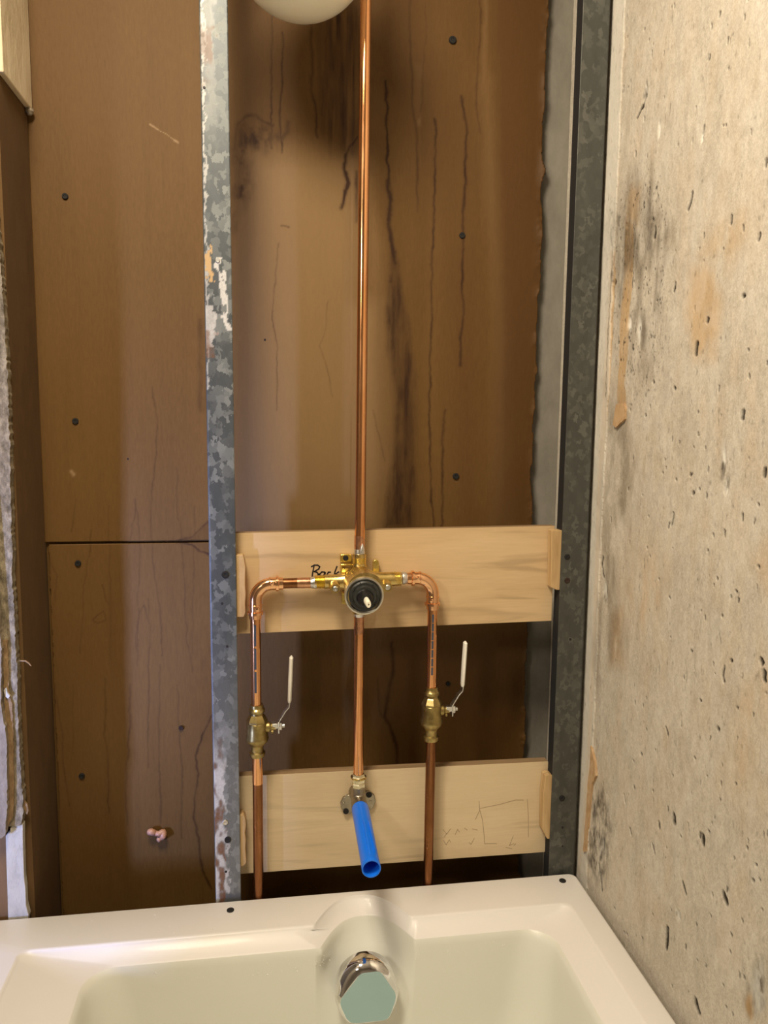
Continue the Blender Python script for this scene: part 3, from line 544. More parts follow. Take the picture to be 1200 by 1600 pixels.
for (x, z), r, mt in zip([(0.3357,1.0410),(0.3373,1.0021),(0.3430,0.6302),(0.3467,0.9037),(0.3461,0.5777),(0.3474,0.5443)], (.0046, .0046, .005, .0022, .0022, .0018), (BLACKSCREW, RUSTSCREW, BLACKSCREW, INK, INK, INK)):
    obj('screw' if r > .003 else 'punched_hole', disc(x, .0002, z, r, .0017 if r > .003 else .0005, recess=r > .003), mt, rs)

# ------------------------------------------------------------------ plywood blocking between the studs
def board(label, z0l, z1l, z0r, z1r, xr, mat):
    t = thing('blocking_board', (.05, .03, z0l), label, 'wood board')
    xl = -.226; n = 1
    v = [(xl, .022, z0l), (xr, .022, z0r), (xr, .022, z1r), (xl, .022, z1l)]
    b = [(x, .0395, z) for x, y, z in v]
    obj('board_face', (v + [(x, .0232, z) for x, y, z in v], [(0, 1, 2, 3), (0, 4, 5, 1), (1, 5, 6, 2), (2, 6, 7, 3), (3, 7, 4, 0), (4, 7, 6, 5)]), mat, t, smooth=0)
    e = [(x, .0232, z) for x, y, z in v]
    o = obj('ply_edge', (e + b, [(0, 1, 2, 3), (0, 4, 5, 1), (1, 5, 6, 2), (2, 6, 7, 3), (3, 7, 4, 0), (4, 7, 6, 5)]), PLYEDGE, t, smooth=0); o['label'] = 'darker layered plywood edge'
    return t
ub = board('upper plywood board with the word Back, behind the shower valve', .9238, 1.0822, .9300, 1.0886, .3215, PLY)
lb = board('lower pale plywood board with pencil marks, behind the blue tube', .5256, .6912, .5228, .6852, .3250, PLY2)
letters = [[(-0.0709,1.0287),(-0.0729,1.0185),(-0.0741,1.0094)], [(-0.0749,1.0283),(-0.0704,1.0307),(-0.0649,1.0306),(-0.0619,1.0280),(-0.0634,1.0245),(-0.0704,1.0205)], [(-0.0714,1.0206),(-0.0664,1.0194),(-0.0639,1.0163),(-0.0659,1.0123),(-0.0739,1.0104)],
           [(-0.0539,1.0192),(-0.0584,1.0198),(-0.0619,1.0163),(-0.0622,1.0122),(-0.0594,1.0101),(-0.0554,1.0141),(-0.0534,1.0187),(-0.0539,1.0141),(-0.0519,1.0099)], [(-0.0448,1.0190),(-0.0483,1.0191),(-0.0506,1.0150),(-0.0498,1.0109),(-0.0453,1.0108)], [(-0.0348,1.0280),(-0.0378,1.0199),(-0.0398,1.0097)], [(-0.0322,1.0193),(-0.0383,1.0148),(-0.0362,1.0127),(-0.0322,1.0085)]]
o = obj('handwriting', join(*[ribbon(p, .022, .0022) for p in letters]), INK, ub); o['label'] = 'handwritten black word Back'
marks = [[(0.2059,0.6225),(0.2074,0.6077),(0.2129,0.5879),(0.2164,0.5602),(0.2179,0.5463),(0.2387,0.5447)], [(0.2074,0.6065),(0.2005,0.5911)], [(0.2079,0.6099),(0.2412,0.6145),(0.2690,0.6206),(0.2837,0.6196)], [(0.2905,0.6203),(0.2932,0.5903),(0.2945,0.5521)],
         [(0.1445,0.5769),(0.1513,0.5685),(0.1577,0.5771)], [(0.1513,0.5696),(0.1470,0.5631)], [(0.1657,0.5663),(0.1699,0.5751),(0.1733,0.5703)], [(0.1820,0.5765),(0.1866,0.5727)], [(0.1954,0.5744),(0.2044,0.5714)], [(0.1460,0.5575),(0.1506,0.5492),(0.1559,0.5579),(0.1582,0.5531)], [(0.1904,0.5507),(0.1938,0.5470),(0.1992,0.5569)], [(0.2676,0.5564),(0.2614,0.5395),(0.2692,0.5424)], [(0.2547,0.5366),(0.2661,0.5334)], [(0.2726,0.5421),(0.2693,0.5389)]]
o = obj('pencil_marks', join(*[ribbon(p, .022, .0010, .0002) for p in marks]), PENCIL, lb); o['label'] = 'faint pencil outline and scribbles'

def cleat(label, poly, y0, y1, x0):
    v, f = prism(poly, y0, y1)
    return tag(obj('wood_cleat', ([tuple(p) for p in v], f), CLEAT, smooth=0, bevel=.0012, loc=(x0, (y0 + y1) / 2, poly[0][1])), label, 'wood cleat')
def wob(x0, x1, z0, z1):
    k = 7; return [(x0, z0), (x1 - .003, z0)] + [(x1 + R.uniform(-.0016, .0010), z0 + (z1 - z0) * (i + .5) / k) for i in range(k)] + [(x1 - .003, z1), (x0, z1)]
cleat('rough pine cleat at the upper board, beside the mottled stud', wob(-.222, -.1765, .955, 1.052), .0035, .0212, -.2)
cleat('thin pine cleat at the lower board, beside the mottled stud', wob(-.222, -.1805, .549, .636), .0035, .0212, -.2)
cleat('square pine cleat on the upper board, beside the dark stud', [(0.3093,1.0837),(0.3168,1.0847),(0.3287,1.0835),(0.3282,0.9858),(0.3216,0.9859),(0.3117,0.9904)], .0030, .0212, .318)
cleat('splintered pine cleat on the lower board, beside the dark stud', [(0.3135,0.6700),(0.3212,0.6718),(0.3269,0.6692),(0.3278,0.5556),(0.3209,0.5573),(0.3124,0.5739),(0.3112,0.6387)], .0030, .0212, .318)

# ------------------------------------------------------------------ copper pipes
RP = .0079
def ring(base, axis, w, r, rin): return lathe(base, axis, [(0, rin), (w * .15, r), (w * .85, r), (w, rin)], 28, close=False)
t = thing('copper_riser_pipe', (0.0, 0, 1.06), 'long bright copper riser pipe above the shower valve', 'copper pipe')
obj('pipe', tube([(-.0022, 0, 1.052), (-.001, 0, 1.12), (.0005, 0, 1.5), (.0020, 0, 1.92), (.004, 0, 2.395)], RP, 32), COPPER, t)
o = obj('solder_joint', join(lathe((-.0022, 0, 1.0465), (0, 0, 1), [(0, .0088), (.004, .0094), (.009, .0086), (.013, .0079)], 24), lathe((.0005, -.0072, 1.0555), (.1, -.15, 1), [(0, .0052), (.005, .0042), (.011, .0018), (.014, 0)], 14)), SOLDER, t); o['label'] = 'silvery solder blob'
obj('heat_stain', lathe((-.002, 0, 1.059), (0, 0, 1), [(0, .0081), (.012, .00812), (.021, .0080)], 32, close=False), HEATED, t)
t = thing('copper_drop_pipe', (0.0, 0, .69), 'copper pipe between the shower valve and the blue tube', 'copper pipe')
obj('pipe', tube([(-.0015, 0, .688), (-.0018, 0, .80), (-.002, 0, .957)], RP, 32), COPPER, t)
obj('heat_stain', lathe((-.002, 0, .925), (0, 0, 1), [(0, .0080), (.012, .00812), (.028, .0081)], 32, close=False), HEATED, t)
o = obj('solder_joint', lathe((-.002, 0, .952), (0, 0, 1), [(0, .0081), (.004, .0098), (.010, .0098), (.013, .0086)], 24), SOLDER, t)

def elbow(parent, p, zt, sx, x_end):
    """press elbow: vertical socket at p, bending towards sx at height zt"""
    r = .026; x = p[0]; c = Vector((x + sx * r, 0, zt - r)); path = [(x, 0, p[1]), (x, 0, p[1] + .008)]
    for i in range(13):
        a = math.pi / 2 * i / 12; path.append((c.x - sx * r * math.cos(a), 0, c.z + r * math.sin(a)))
    path += [(x_end - sx * .008, 0, zt), (x_end, 0, zt)]
    n = len(path); rad = [.0098] * n; rad[0] = rad[-1] = .0094
    e = obj('elbow', tube(path, rad, 28), COPPERFIT, parent); e['label'] = 'shiny press-fit copper elbow'
    obj('bead_ring', join(ring((x, 0, p[1] + .006), (0, 0, 1), .0055, .0122, .0095), ring((x, 0, p[1] + .019), (0, 0, 1), .003, .0106, .0095)), COPPERFIT, e)
    obj('bead_ring', join(ring((x_end - sx * .006, 0, zt), (-sx, 0, 0), .0055, .0122, .0095), ring((x_end - sx * .019, 0, zt), (-sx, 0, 0), .003, .0106, .0095)), COPPERFIT, e)
    obj('crimp_dimple', lathe((x + sx * .0035, -.0085, p[1] + .016), (0, -1, 0), [(0, .0034), (.0018, .0030), (.0026, .0012), (.0026, 0)], 14), COPPERFIT, e)
    obj('crimp_dimple', lathe((x_end - sx * .0165, -.0085, zt + .002), (0, -1, 0), [(0, .003), (.0018, .0026), (.0026, .001), (.0026, 0)], 14), COPPERFIT, e)
def ink_marks(parent, x, z0, z1, parts):
    out = []
    for i in range(parts):
        a = z0 + (z1 - z0) * i / parts; b = a + (z1 - z0) / parts * .9
        v = [(x + dx, -math.sqrt(RP ** 2 - dx ** 2) - .0002, z) for z in (a, b) for dx in (-.0021, -.0010, .0002, .0011)]
        out.append((v, [(0, 1, 5, 4), (1, 2, 6, 5), (2, 3, 7, 6)]))
    o = obj('ink_stripe', join(*out), BLUEINK, parent); o['label'] = 'dark blue printed stripe'
XA, XB = -.1618, .1150
t = thing('copper_supply_pipe', (XA, 0, .80), 'bent copper pipe joining shower valve to the ball valve near the mottled stud', 'copper pipe')
obj('pipe', tube([(XA, 0, .8168), (XA, 0, .97)], RP, 32), COPPER, t)
obj('pipe', tube([(-.130, 0, 1.0072), (-.066, 0, 1.0078)], RP, 32), COPPEROLD, t)
obj('heat_stain', lathe((-.098, 0, 1.0075), (1, 0, 0), [(0, .0080), (.010, .0082), (.024, .0082)], 32, close=False), HEATED, t)
obj('solder_joint', lathe((-.078, 0, 1.0076), (1, 0, 0), [(0, .0081), (.003, .0090), (.007, .0102), (.0095, .0098)], 24), SOLDER, t)
elbow(t, (XA, .9535), 1.0072, 1, -.1195); ink_marks(t, XA, .838, .949, 3)
t = thing('copper_supply_pipe', (XB, 0, .80), 'bent copper pipe joining shower valve to the ball valve near the concrete wall', 'copper pipe')
obj('pipe', tube([(XB + .0008, 0, .8333), (XB, 0, .975)], RP, 32), COPPER, t)
obj('pipe', tube([(.068, 0, 1.0115), (.090, 0, 1.0112)], RP, 32), COPPEROLD, t)
obj('solder_joint', lathe((.0655, 0, 1.0117), (1, 0, 0), [(0, .0096), (.003, .0102), (.006, .0090), (.009, .0081)], 24), SOLDER, t)
elbow(t, (XB, .9605), 1.0112, -1, .0735); ink_marks(t, XB, .855, .955, 7)
t = thing('copper_stub_pipe', (XA, 0, .2), 'dull brown copper pipe rising from behind the tub, mottled stud side', 'copper pipe')
obj('pipe', tube([(XA + .001, 0, .10), (XA + .001, 0, .737)], RP, 32), COPPEROLD, t)
o = obj('clean_end', lathe((XA + .001, 0, .688), (0, 0, 1), [(0, RP), (.002, RP + .0002), (.046, RP + .0002)], 32, close=False), COPPER, t); o['label'] = 'bright sanded end of the pipe'
t = thing('copper_stub_pipe', (XB, 0, .2), 'dull brown copper pipe rising from behind the tub, concrete wall side', 'copper pipe')
obj('pipe', tube([(XB - .0008, 0, .10), (XB + .0015, 0, .748)], RP, 32), COPPEROLD, t)

# ball valves ------------------------------------------------------------------
def ball_valve(x, z0, z1, label):
    """z0, z1: lower and upper end"""
    t = thing('ball_valve', (x, 0, z0), label, 'ball valve'); h = z1 - z0
    k = lambda f: f * h
    prof = [(k(0), .0090), (k(.01), .0112), (k(.05), .0125), (k(.09), .0125), (k(.11), .0098), (k(.20), .0098), (k(.24), .0118), (k(.29), .0160), (k(.34), .0180), (k(.38), .0180), (k(.41), .0168), (k(.44), .0172), (k(.47), .0162), (k(.66), .0160), (k(.68), .0140), (k(.76), .0120), (k(.81), .0104), (k(.84), .0100), (k(.86), .0122), (k(.91), .0126), (k(.94), .0104), (k(1.0), .0100), (k(1.0), .0082)]
    b = obj('valve_body', lathe((x, 0, z0), (0, 0, 1), prof, 40), BRASSD, t)
    obj('cast_lugs', lathe((x, 0, z0 + k(.67)), (0, 0, 1), [(0, .0166), (.003, .0166), (k(.12), .0128), (k(.14), .0110)], 8), BRASSD, b, smooth=20)
    zs = z0 + k(.56)
    obj('gland', join(lathe((x + .013, 0, zs), (1, 0, 0), [(0, .0085), (.006, .0085), (.009, .0060), (.016, .0055)], 24), lathe((x + .022, -.003, zs - .007), (1, 0, 0), [(0, .003), (.003, .003), (.004, .002)], 12)), BRASSD, b)
    hd = obj('handle', join(box(x + .0235, x + .0345, -.0055, .0055, zs - .0015, zs + .0065), box(x + .0325, x + .0345, -.0075, .0075, zs - .009, zs + .009),
        sweep([(x + .0336, zs + .006), (x + .0345, zs + .010), (x + .0440, zs + .0255), (x + .0495, zs + .0315), (x + .0505, zs + .038), (x + .0535, zs + .107)], .0018, .0115)), STEEL, t, bevel=.0005)
    hd['label'] = 'bent zinc lever handle'
    sp = [(x + .0503, zs + .0385), (x + .0506, zs + .042), (x + .0520, zs + .075), (x + .0536, zs + .110), (x + .0537, zs + .1125)]
    sl = obj('handle_sleeve', tubeflat(sp, [.0022, .0030, .0034, .0032, .0012], [.0055, .0072, .0076, .0072, .004]), SLEEVE, hd); sl['label'] = 'cream vinyl handle sleeve'
    obj('stem_nut', join(lathe((x + .0345, 0, zs + .001), (1, 0, 0), [(0, .0066), (.0035, .0066), (.0045, .0055)], 6), lathe((x + .039, 0, zs + .001), (1, 0, 0), [(0, .0032), (.0035, .0032), (.004, .0025)], 14)), STEEL, t, smooth=20)
    return t
def sweep(pts, th, w):
    V = []
    for i, (x, z) in enumerate(pts):
        a, b = pts[max(i - 1, 0)], pts[min(i + 1, len(pts) - 1)]; L = math.hypot(b[0] - a[0], b[1] - a[1]); nx, nz = (b[1] - a[1]) / L * th / 2, -(b[0] - a[0]) / L * th / 2
        V += [(x - nx, -w / 2, z - nz), (x + nx, -w / 2, z + nz), (x + nx, w / 2, z + nz), (x - nx, w / 2, z - nz)]
    n = len(pts); F = [(0, 1, 2, 3), tuple(4 * (n - 1) + k for k in (3, 2, 1, 0))]
    for i in range(n - 1):
        for k in range(4): F.append((4 * i + k, 4 * i + (k + 1) % 4, 4 * i + 4 + (k + 1) % 4, 4 * i + 4 + k))
    return V, F
def tubeflat(pts, rx, ry, n=20):
    V = []
    for (x, z), a, b in zip(pts, rx, ry):
        for k in range(n): V.append((x + a * math.cos(2 * math.pi * k / n), b * math.sin(2 * math.pi * k / n), z))
    F = [tuple(range(n)), tuple((len(pts) - 1) * n + k for k in range(n))]
    for i in range(len(pts) - 1):
        for k in range(n): F.append((i * n + k, i * n + (k + 1) % n, (i + 1) * n + (k + 1) % n, (i + 1) * n + k))
    return V, F
ball_valve(XA + .0008, .7322, .8170, 'brass ball valve on the pipe nearest the mottled stud, cream lever up')
ball_valve(XB + .0014, .7430, .8335, 'brass ball valve on the pipe nearest the concrete wall, cream lever up')

# ------------------------------------------------------------------ shower mixing valve
VX, VZ = -.002, 1.0100
t = thing('shower_valve', (VX, .0, VZ), 'brass shower mixing valve with a black cartridge on the upper board', 'shower valve')
body = join(lathe((VX, .020, VZ - .001), (0, -1, 0), [(0, .014), (.004, .020), (.014, .024), (.045, .0265), (.075, .0275), (.098, .0280)], 48),
            lathe((VX, 0, VZ + .016), (0, 0, 1), [(0, .0135), (.006, .0122), (.011, .0102), (.020, .0100), (.0205, .0108), (.0255, .0108), (.026, .0092)], 32),
            lathe((VX, 0, VZ - .018), (0, 0, -1), [(0, .0130), (.012, .0110), (.028, .0102), (.0345, .0100)], 32),
            lathe((VX - .016, 0, VZ - .0015), (-1, 0, 0), [(0, .0150), (.012, .0125), (.020, .0110), (.038, .0112), (.039, .0098)], 32),
            lathe((VX + .016, 0, VZ + .0005), (1, 0, 0), [(0, .0150), (.012, .0122), (.020, .0112), (.038, .0112), (.044, .0108), (.050, .0106)], 32))
b = obj('valve_body', body, BRASS, t)
def threads(base, axis, L, r, n): return lathe(base, axis, [(L * i / (2 * n), r + (.0007 if i % 2 else -.0003)) for i in range(2 * n + 1)], 32, close=False)
obj('thread', threads((VX - .055, 0, VZ - .0015), (-1, 0, 0), .0145, .0100, 7), BRASSY, b)
obj('thread', threads((VX + .054, 0, VZ + .0008), (1, 0, 0), .010, .0106, 5), BRASSY, b)
obj('thread', threads((VX, 0, VZ + .0265), (0, 0, 1), .009, .0102, 5), BRASSY, b)
for sx, z in ((-1, 1.0040), (1, 1.0045)):
    x = VX + sx * .0440
    st_ = obj('check_stop', join(lathe((x - sx * .004, -.004, z), (0, -1, 0), [(0, .0090), (.012, .0082), (.026, .0076), (.029, .0070), (.029, .0052), (.027, .0050), (.027, 0)], 28)), BRASS, b)
    obj('stop_screw', lathe((x - sx * .004, -.0300, z), (0, -1, 0), [(0, .0040), (.003, .0040), (.0036, .0032), (.0036, .0018), (.002, .0012), (.002, 0)], 18), STEEL, st_)
def ear(poly, y0, y1): return prism(poly, y0, y1)
e = obj('mounting_ear', join(box(-.0306, -.0128, .010, .021, 1.0372, 1.0488), box(-.0306, -.0285, .002, .021, 1.0200, 1.0340), box(-.0150, -.0128, .002, .021, 1.0160, 1.0340), box(-.0306, -.0128, .002, .006, 1.0328, 1.0352), box(-.0290, -.0140, .012, .021, 1.0180, 1.0260)), BRASSY, t, bevel=.0007); e['label'] = 'bright yellow slotted mounting ear'
obj('screw', disc(-.0222, .0100, 1.0433, .0042, .0022), BLACKSCREW, e)
e = obj('mounting_ear', join(prism(arc((.0257, 1.0345), .0048, 0, math.pi, 10) + [(.0209, 1.0195), (.0305, 1.0195)], .012, .019), box(.0209, .0305, .004, .019, 1.0190, 1.0215)), BRASSY, t, bevel=.0006)
obj('rivet', disc(.0258, .012, 1.0345, .0026, .0018, recess=False), BRASSY, e)
e = obj('mounting_ear', join(prism(arc((-.0238, .9735), .0044, math.pi, 2 * math.pi, 10) + [(-.0194, .9890), (-.0282, .9890)], .010, .018), box(-.0290, -.0200, .002, .018, .9870, .9895), box(-.0275, -.0205, .002, .010, .9955, 1.0020)), BRASSY, t, bevel=.0006)
obj('rivet', disc(-.0232, .010, .9722, .0026, .0018, recess=False), BRASSY, e)
RX, RZ = -.0042, 1.0012
bz = obj('trim_ring', lathe((RX + .0012, -.052, RZ + .004), (-.04, -1, -.08), [(0, .0272), (.018, .0284), (.026, .0288), (.0285, .0284), (.0290, .0262), (.0270, .0238), (.016, .0236)], 64, close=False), TINRING, t); bz['label'] = 'tinned collar around the cartridge'
cart = obj('cartridge', lathe((RX + .001, -.066, RZ + .003), (-.04, -1, -.08), [(0, .0236), (.012, .0234), (.015, .0226), (.0165, .0205), (.0165, .0178), (.0205, .0172), (.0225, .0160), (.0225, .0145)], 56), CARTRIDGE, t); cart['label'] = 'ribbed black plastic cartridge'
for a in (.9, 1.9, 2.5, 3.5, 5.6): obj('cartridge_lug', box(RX + .0198 * math.cos(a) - .0006, RX + .0198 * math.cos(a) + .0006, -.0855, -.080, RZ + .0018 + .0198 * math.sin(a) - .0024, RZ + .0018 + .0198 * math.sin(a) + .0024), CARTRIDGE, cart)
obj('cartridge_core', lathe((RX + .0006, -.084, RZ + .0015), (-.02, -1, -.04), [(0, .0152), (.003, .0150), (.005, .0120), (.012, .0095), (.014, .0080), (.014, 0)], 40), CARTRIDGE2, cart)
stem = obj('valve_stem', [tuple(Vector(p)) for p in []] and None or (lambda vf: ([(RX + .0008 + (x - RX) * 1.0, y, RZ - .001 + (z - RZ) * 1.45) for x, y, z in vf[0]], vf[1]))(lathe((RX, -.096, RZ), (.02, -1, -.01), [(0, .0040), (.022, .0038), (.0245, .0030), (.0245, .0011), (.021, .0010), (.021, 0)], 20)), IVORY, cart); stem['label'] = 'ivory valve stem'

# ------------------------------------------------------------------ drop-ear elbow and blue tube
EX, EZ = -.0012, .6500
t = thing('drop_ear_elbow', (EX, .0, EZ), 'grey-brown bronze drop-ear elbow screwed to the lower board', 'pipe elbow')
lob = [(-0.0168,0.6505),(-0.0241,0.6466),(-0.0282,0.6381),(-0.0271,0.6281),(-0.0219,0.6201),(-0.0135,0.6178),(-0.0030,0.6210),(0.0076,0.6202),(0.0171,0.6185),(0.0255,0.6256),(0.0297,0.6364),(0.0275,0.6476),(0.0190,0.6548),(0.0105,0.6542),(0.0011,0.6515),(-0.0073,0.6521)]
fl = obj('wall_flange', prism(lob, .0165, .0219), BRONZE, t, bevel=.0010)
obj('screw', disc(*[(p[0], .0165, p[1]) for p in [(0.0183,0.6495)]][0], .0048, .0020), BLACKSCREW, fl)
obj('screw', disc(*[(p[0], .0165, p[1]) for p in [(-0.0194,0.6234)]][0], .0046, .0020), BLACKSCREW, fl)
for x, z in [(-0.0190,0.6498),(-0.0231,0.6369),(0.0210,0.6372),(0.0179,0.6242)]: obj('rivet', disc(x, .0165, z, .0024, .0014, recess=False), BRONZE, fl)
pth = [(EX, -.0005, .673), (EX, -.0005, .664)] + [(EX, -.0165 + .016 * math.cos(a), .664 - .016 * math.sin(a)) for a in (.3, .6, .9, 1.2, 1.5)] + [(EX, -.026, .648)]
obj('elbow_body', join(tube(pth, [.0108, .0108, .0112, .0118, .0124, .0130, .0134, .0136], 32), lathe((EX, .018, .655), (0, -1, 0), [(0, .014), (.012, .0125), (.022, .0110)], 24)), BRONZE, t)
cs = obj('crimp_socket', join(lathe((EX, 0, .668), (0, 0, 1), [(0, .0104), (.001, .0110), (.010, .0110), (.0115, .0096), (.013, .0104), (.018, .0108), (.019, .0122), (.022, .0122), (.0235, .0105), (.027, .0100)], 6)), PALEBRASS, t, smooth=20); cs['label'] = 'pale crimped brass socket'
obj('bead_ring', ring((EX, 0, .6868), (0, 0, 1), .0035, .0126, .0095), BRASS, cs)
t = thing('blue_tube', (EX, -.1, .645), 'bright blue plastic tube pointing outward from the bronze elbow', 'plastic tube')
y0, y1 = -.0262, -.183
ax = Vector((-.0035, y1 - y0, -.0055)).normalized(); B0 = Vector((EX, y0, .648)); Lb = y0 - y1
obj('tube_body', lathe(B0, ax, [(0, .0108), (0, .0134), (.004, .0137), (.05, .0134), (Lb - .03, .0131), (Lb - .012, .0131), (Lb - .009, .0134), (Lb - .0008, .0134), (Lb, .0131), (Lb, .0116), (Lb - .001, .0112), (.006, .0110), (.004, 0)], 48, close=False), BLUE, t)
d, s_, u_ = frame(ax)
for a0 in (-.05, .55):
    rib = []
    nrm = Vector((math.sin(a0), 0, math.cos(a0))); tan_ = Vector((math.cos(a0), 0, -math.sin(a0)))
    V = []
    for L_, hgt in ((.055, 0), (.062, .0011), (Lb - .022, .0011), (Lb - .015, .0)):
        c = B0 + ax * L_
        for w_, hh in ((-.0016, -.001), (-.0011, hgt), (.0011, hgt), (.0016, -.001)): V.append(tuple(c + tan_ * w_ + nrm * (.0131 + hh * 1.7)))
    F = [(4 * i + k, 4 * i + k + 1, 4 * i + 5 + k, 4 * i + 4 + k) for i in range(3) for k in range(3)]
    obj('rib', (V, F), BLUE, t)

# ------------------------------------------------------------------ bathtub
TX0, TX1, TY0, TY1, ZR = -.64, .3665, -1.56, -.0085, .5
def bump(x, a, b, sh):   # recess bulging towards the wall around the overflow
    t = abs(x - (a + b) / 2) / ((b - a) / 2)
    return (1 - t ** 2.4) ** 1.1 if t < 1 else 0.0
def loop(x0, x1, ya, yb, r, z, amp=0, rise=None, ba=-.078, bb=.071, sh=.050):
    P = []; NB = 320
    for i in range(NB + 1):
        x = x0 + r + (x1 - x0 - 2 * r) * i / NB; P.append((x, yb + amp * bump(x, ba, bb, sh), z))
    def corner(cx, cy, a0):
        for i in range(1, 12): a = a0 - math.pi / 2 * i / 12; P.append((cx + r * math.cos(a), cy + r * math.sin(a), z))
    corner(x1 - r, yb - r, math.pi / 2)
    for i in range(31): P.append((x1, yb - r - (yb - ya - 2 * r) * i / 30, z))
    corner(x1 - r, ya + r, 0)
    for i in range(41): P.append((x1 - r - (x1 - x0 - 2 * r) * i / 40, ya, z))
    corner(x0 + r, ya + r, -math.pi / 2)
    for i in range(31): P.append((x0, ya + r + (yb - ya - 2 * r) * i / 30, z))
    corner(x0 + r, yb - r, math.pi)
    return P
loops = [loop(TX0, TX1, TY0, TY1, .012, .0), loop(TX0, TX1, TY0, TY1, .012, .482), loop(TX0, TX1, TY0, TY1, .012, .496), loop(TX0 + .001, TX1 - .001, TY0 + .001, TY1 - .001, .012, .4990), loop(TX0 + .004, TX1 - .004, TY0 + .004, TY1 - .004, .012, .5005),
    loop(-.499, .329, -1.46, -.0835, .014, .5000, .064), loop(-.4965, .3265, -1.457, -.0865, .014, .5004, .065), loop(-.4945, .3240, -1.454, -.0890, .016, .4985, .066), loop(-.4920, .3215, -1.452, -.0905, .016, .4955, .066),
    loop(-.405, .287, -1.42, -.1155, .040, .4865, .0665), loop(-.400, .282, -1.41, -.1182, .044, .4848, .0665, ba=-.071, bb=.071), loop(-.3965, .2785, -1.405, -.1200, .047, .4815, .066, ba=-.069, bb=.071), loop(-.394, .276, -1.40, -.1212, .05, .474, .063, ba=-.068, bb=.071), loop(-.391, .273, -1.39, -.1235, .052, .455, .048), loop(-.387, .269, -1.38, -.1270, .055, .42, .015),
    loop(-.382, .264, -1.37, -.1310, .06, .38, 0), loop(-.36, .24, -1.30, -.142, .075, .22, 0), loop(-.33, .21, -1.25, -.175, .09, .15, 0), loop(-.27, .15, -1.18, -.24, .10, .125, 0)]
n = len(loops[0]); KB = 10
def skin(ls, cap):
    V = [p for l in ls for p in l]; F = [(i * n + k, i * n + (k + 1) % n, (i + 1) * n + (k + 1) % n, (i + 1) * n + k) for i in range(len(ls) - 1) for k in range(n)]
    if cap: F.append(tuple((len(ls) - 1) * n + k for k in range(n)))
    return V, F
tub = thing('bathtub', (-.13, -.78, 0), 'white acrylic bathtub below the exposed plumbing', 'bathtub')
obj('tub_shell', skin(loops[:KB + 1], False), ACRYLIC, tub, smooth=60)
o = obj('tub_basin', skin(loops[KB:], True), BASINFILM, tub, smooth=60); o['label'] = 'basin lined with pale green protective film'
for (x, y) in [(-0.2038,-0.0342),(0.3375,-0.0295)]: obj('screw', disc(x, y, .5000, .0056, .0024, (0, 0, 1)), BLACKSCREW, tub)
# overflow cover: chrome dome cut by a flat face that still wears its green film
OC = Vector((-.0050, -.1275, .4290)); oax = Vector((0, -1, .16)).normalized(); ox = Vector((1, 0, 0)); oz = ox.cross(oax) * -1
if oz.z < 0: oz = -oz
def overflow_pt(a, b, h): return tuple(OC + ox * a + oz * b + oax * h)
face = [(-.0385, -.0165), (-.0400, -.0095), (-.0385, -.0040), (-.0130, .0255), (-.0085, .0290), (-.0040, .0295), (.0165, .0300), (.0205, .0280), (.0235, .0245), (.0415, -.0030), (.0425, -.0090), (.0410, -.0165), (.0340, -.0335), (.0300, -.0390), (.0240, -.0410), (-.0180, -.0410), (-.0255, -.0390), (-.0310, -.0330)]
def resample(poly, m):
    out = []
    for k in range(m):
        a = 2 * math.pi * k / m; best = None
        for (x0, y0_), (x1, y1_) in zip(poly, poly[1:] + poly[:1]):
            dx, dy = math.cos(a), math.sin(a); ex, ey = x1 - x0, y1_ - y0_; den = dx * ey - dy * ex
            if abs(den) < 1e-12: continue
            tt = (x0 * ey - y0_ * ex) / den; ss = (x0 * dy - y0_ * dx) / den
            if tt > 0 and -1e-9 <= ss <= 1 + 1e-9: best = tt
        out.append((best or .03))
    return out
m_ = 96; fr = resample([(x - .001, y + .004) for x, y in face], m_); V, F = [], []
for h, k_, in ((-.004, 0), (.004, 0), (.010, .08), (.018, .45), (.0235, .8), (.0255, .95), (.0262, 1.0)):
    for k in range(m_):
        a = 2 * math.pi * k / m_; rr = .0445 * (1 - k_) + fr[k] * k_ + (.004 * math.sin(math.pi * k_) if 0 < k_ < 1 else 0)
        V.append(overflow_pt(rr * math.cos(a) + .001 * k_, rr * math.sin(a) - .004 * k_, h))
for i in range(6):
    for k in range(m_): F.append((i * m_ + k, i * m_ + (k + 1) % m_, (i + 1) * m_ + (k + 1) % m_, (i + 1) * m_ + k))
F.append(tuple(6 * m_ + k for k in range(m_)))
oc = obj('overflow_cover', (V, F), CHROME, tub, smooth=40); oc['label'] = 'chrome overflow cover'
V = [overflow_pt(fr[k] * .985 * math.cos(2 * math.pi * k / m_) + .001, fr[k] * .985 * math.sin(2 * math.pi * k / m_) - .004, h) for h in (.0258, .0268) for k in range(m_)]
F = [tuple(m_ + k for k in range(m_)), tuple(range(m_))[::-1]] + [(k, (k + 1) % m_, m_ + (k + 1) % m_, m_ + k) for k in range(m_)]
o = obj('protective_film', (V, F), FILM, oc, smooth=0); o['label'] = 'pale green protective film'

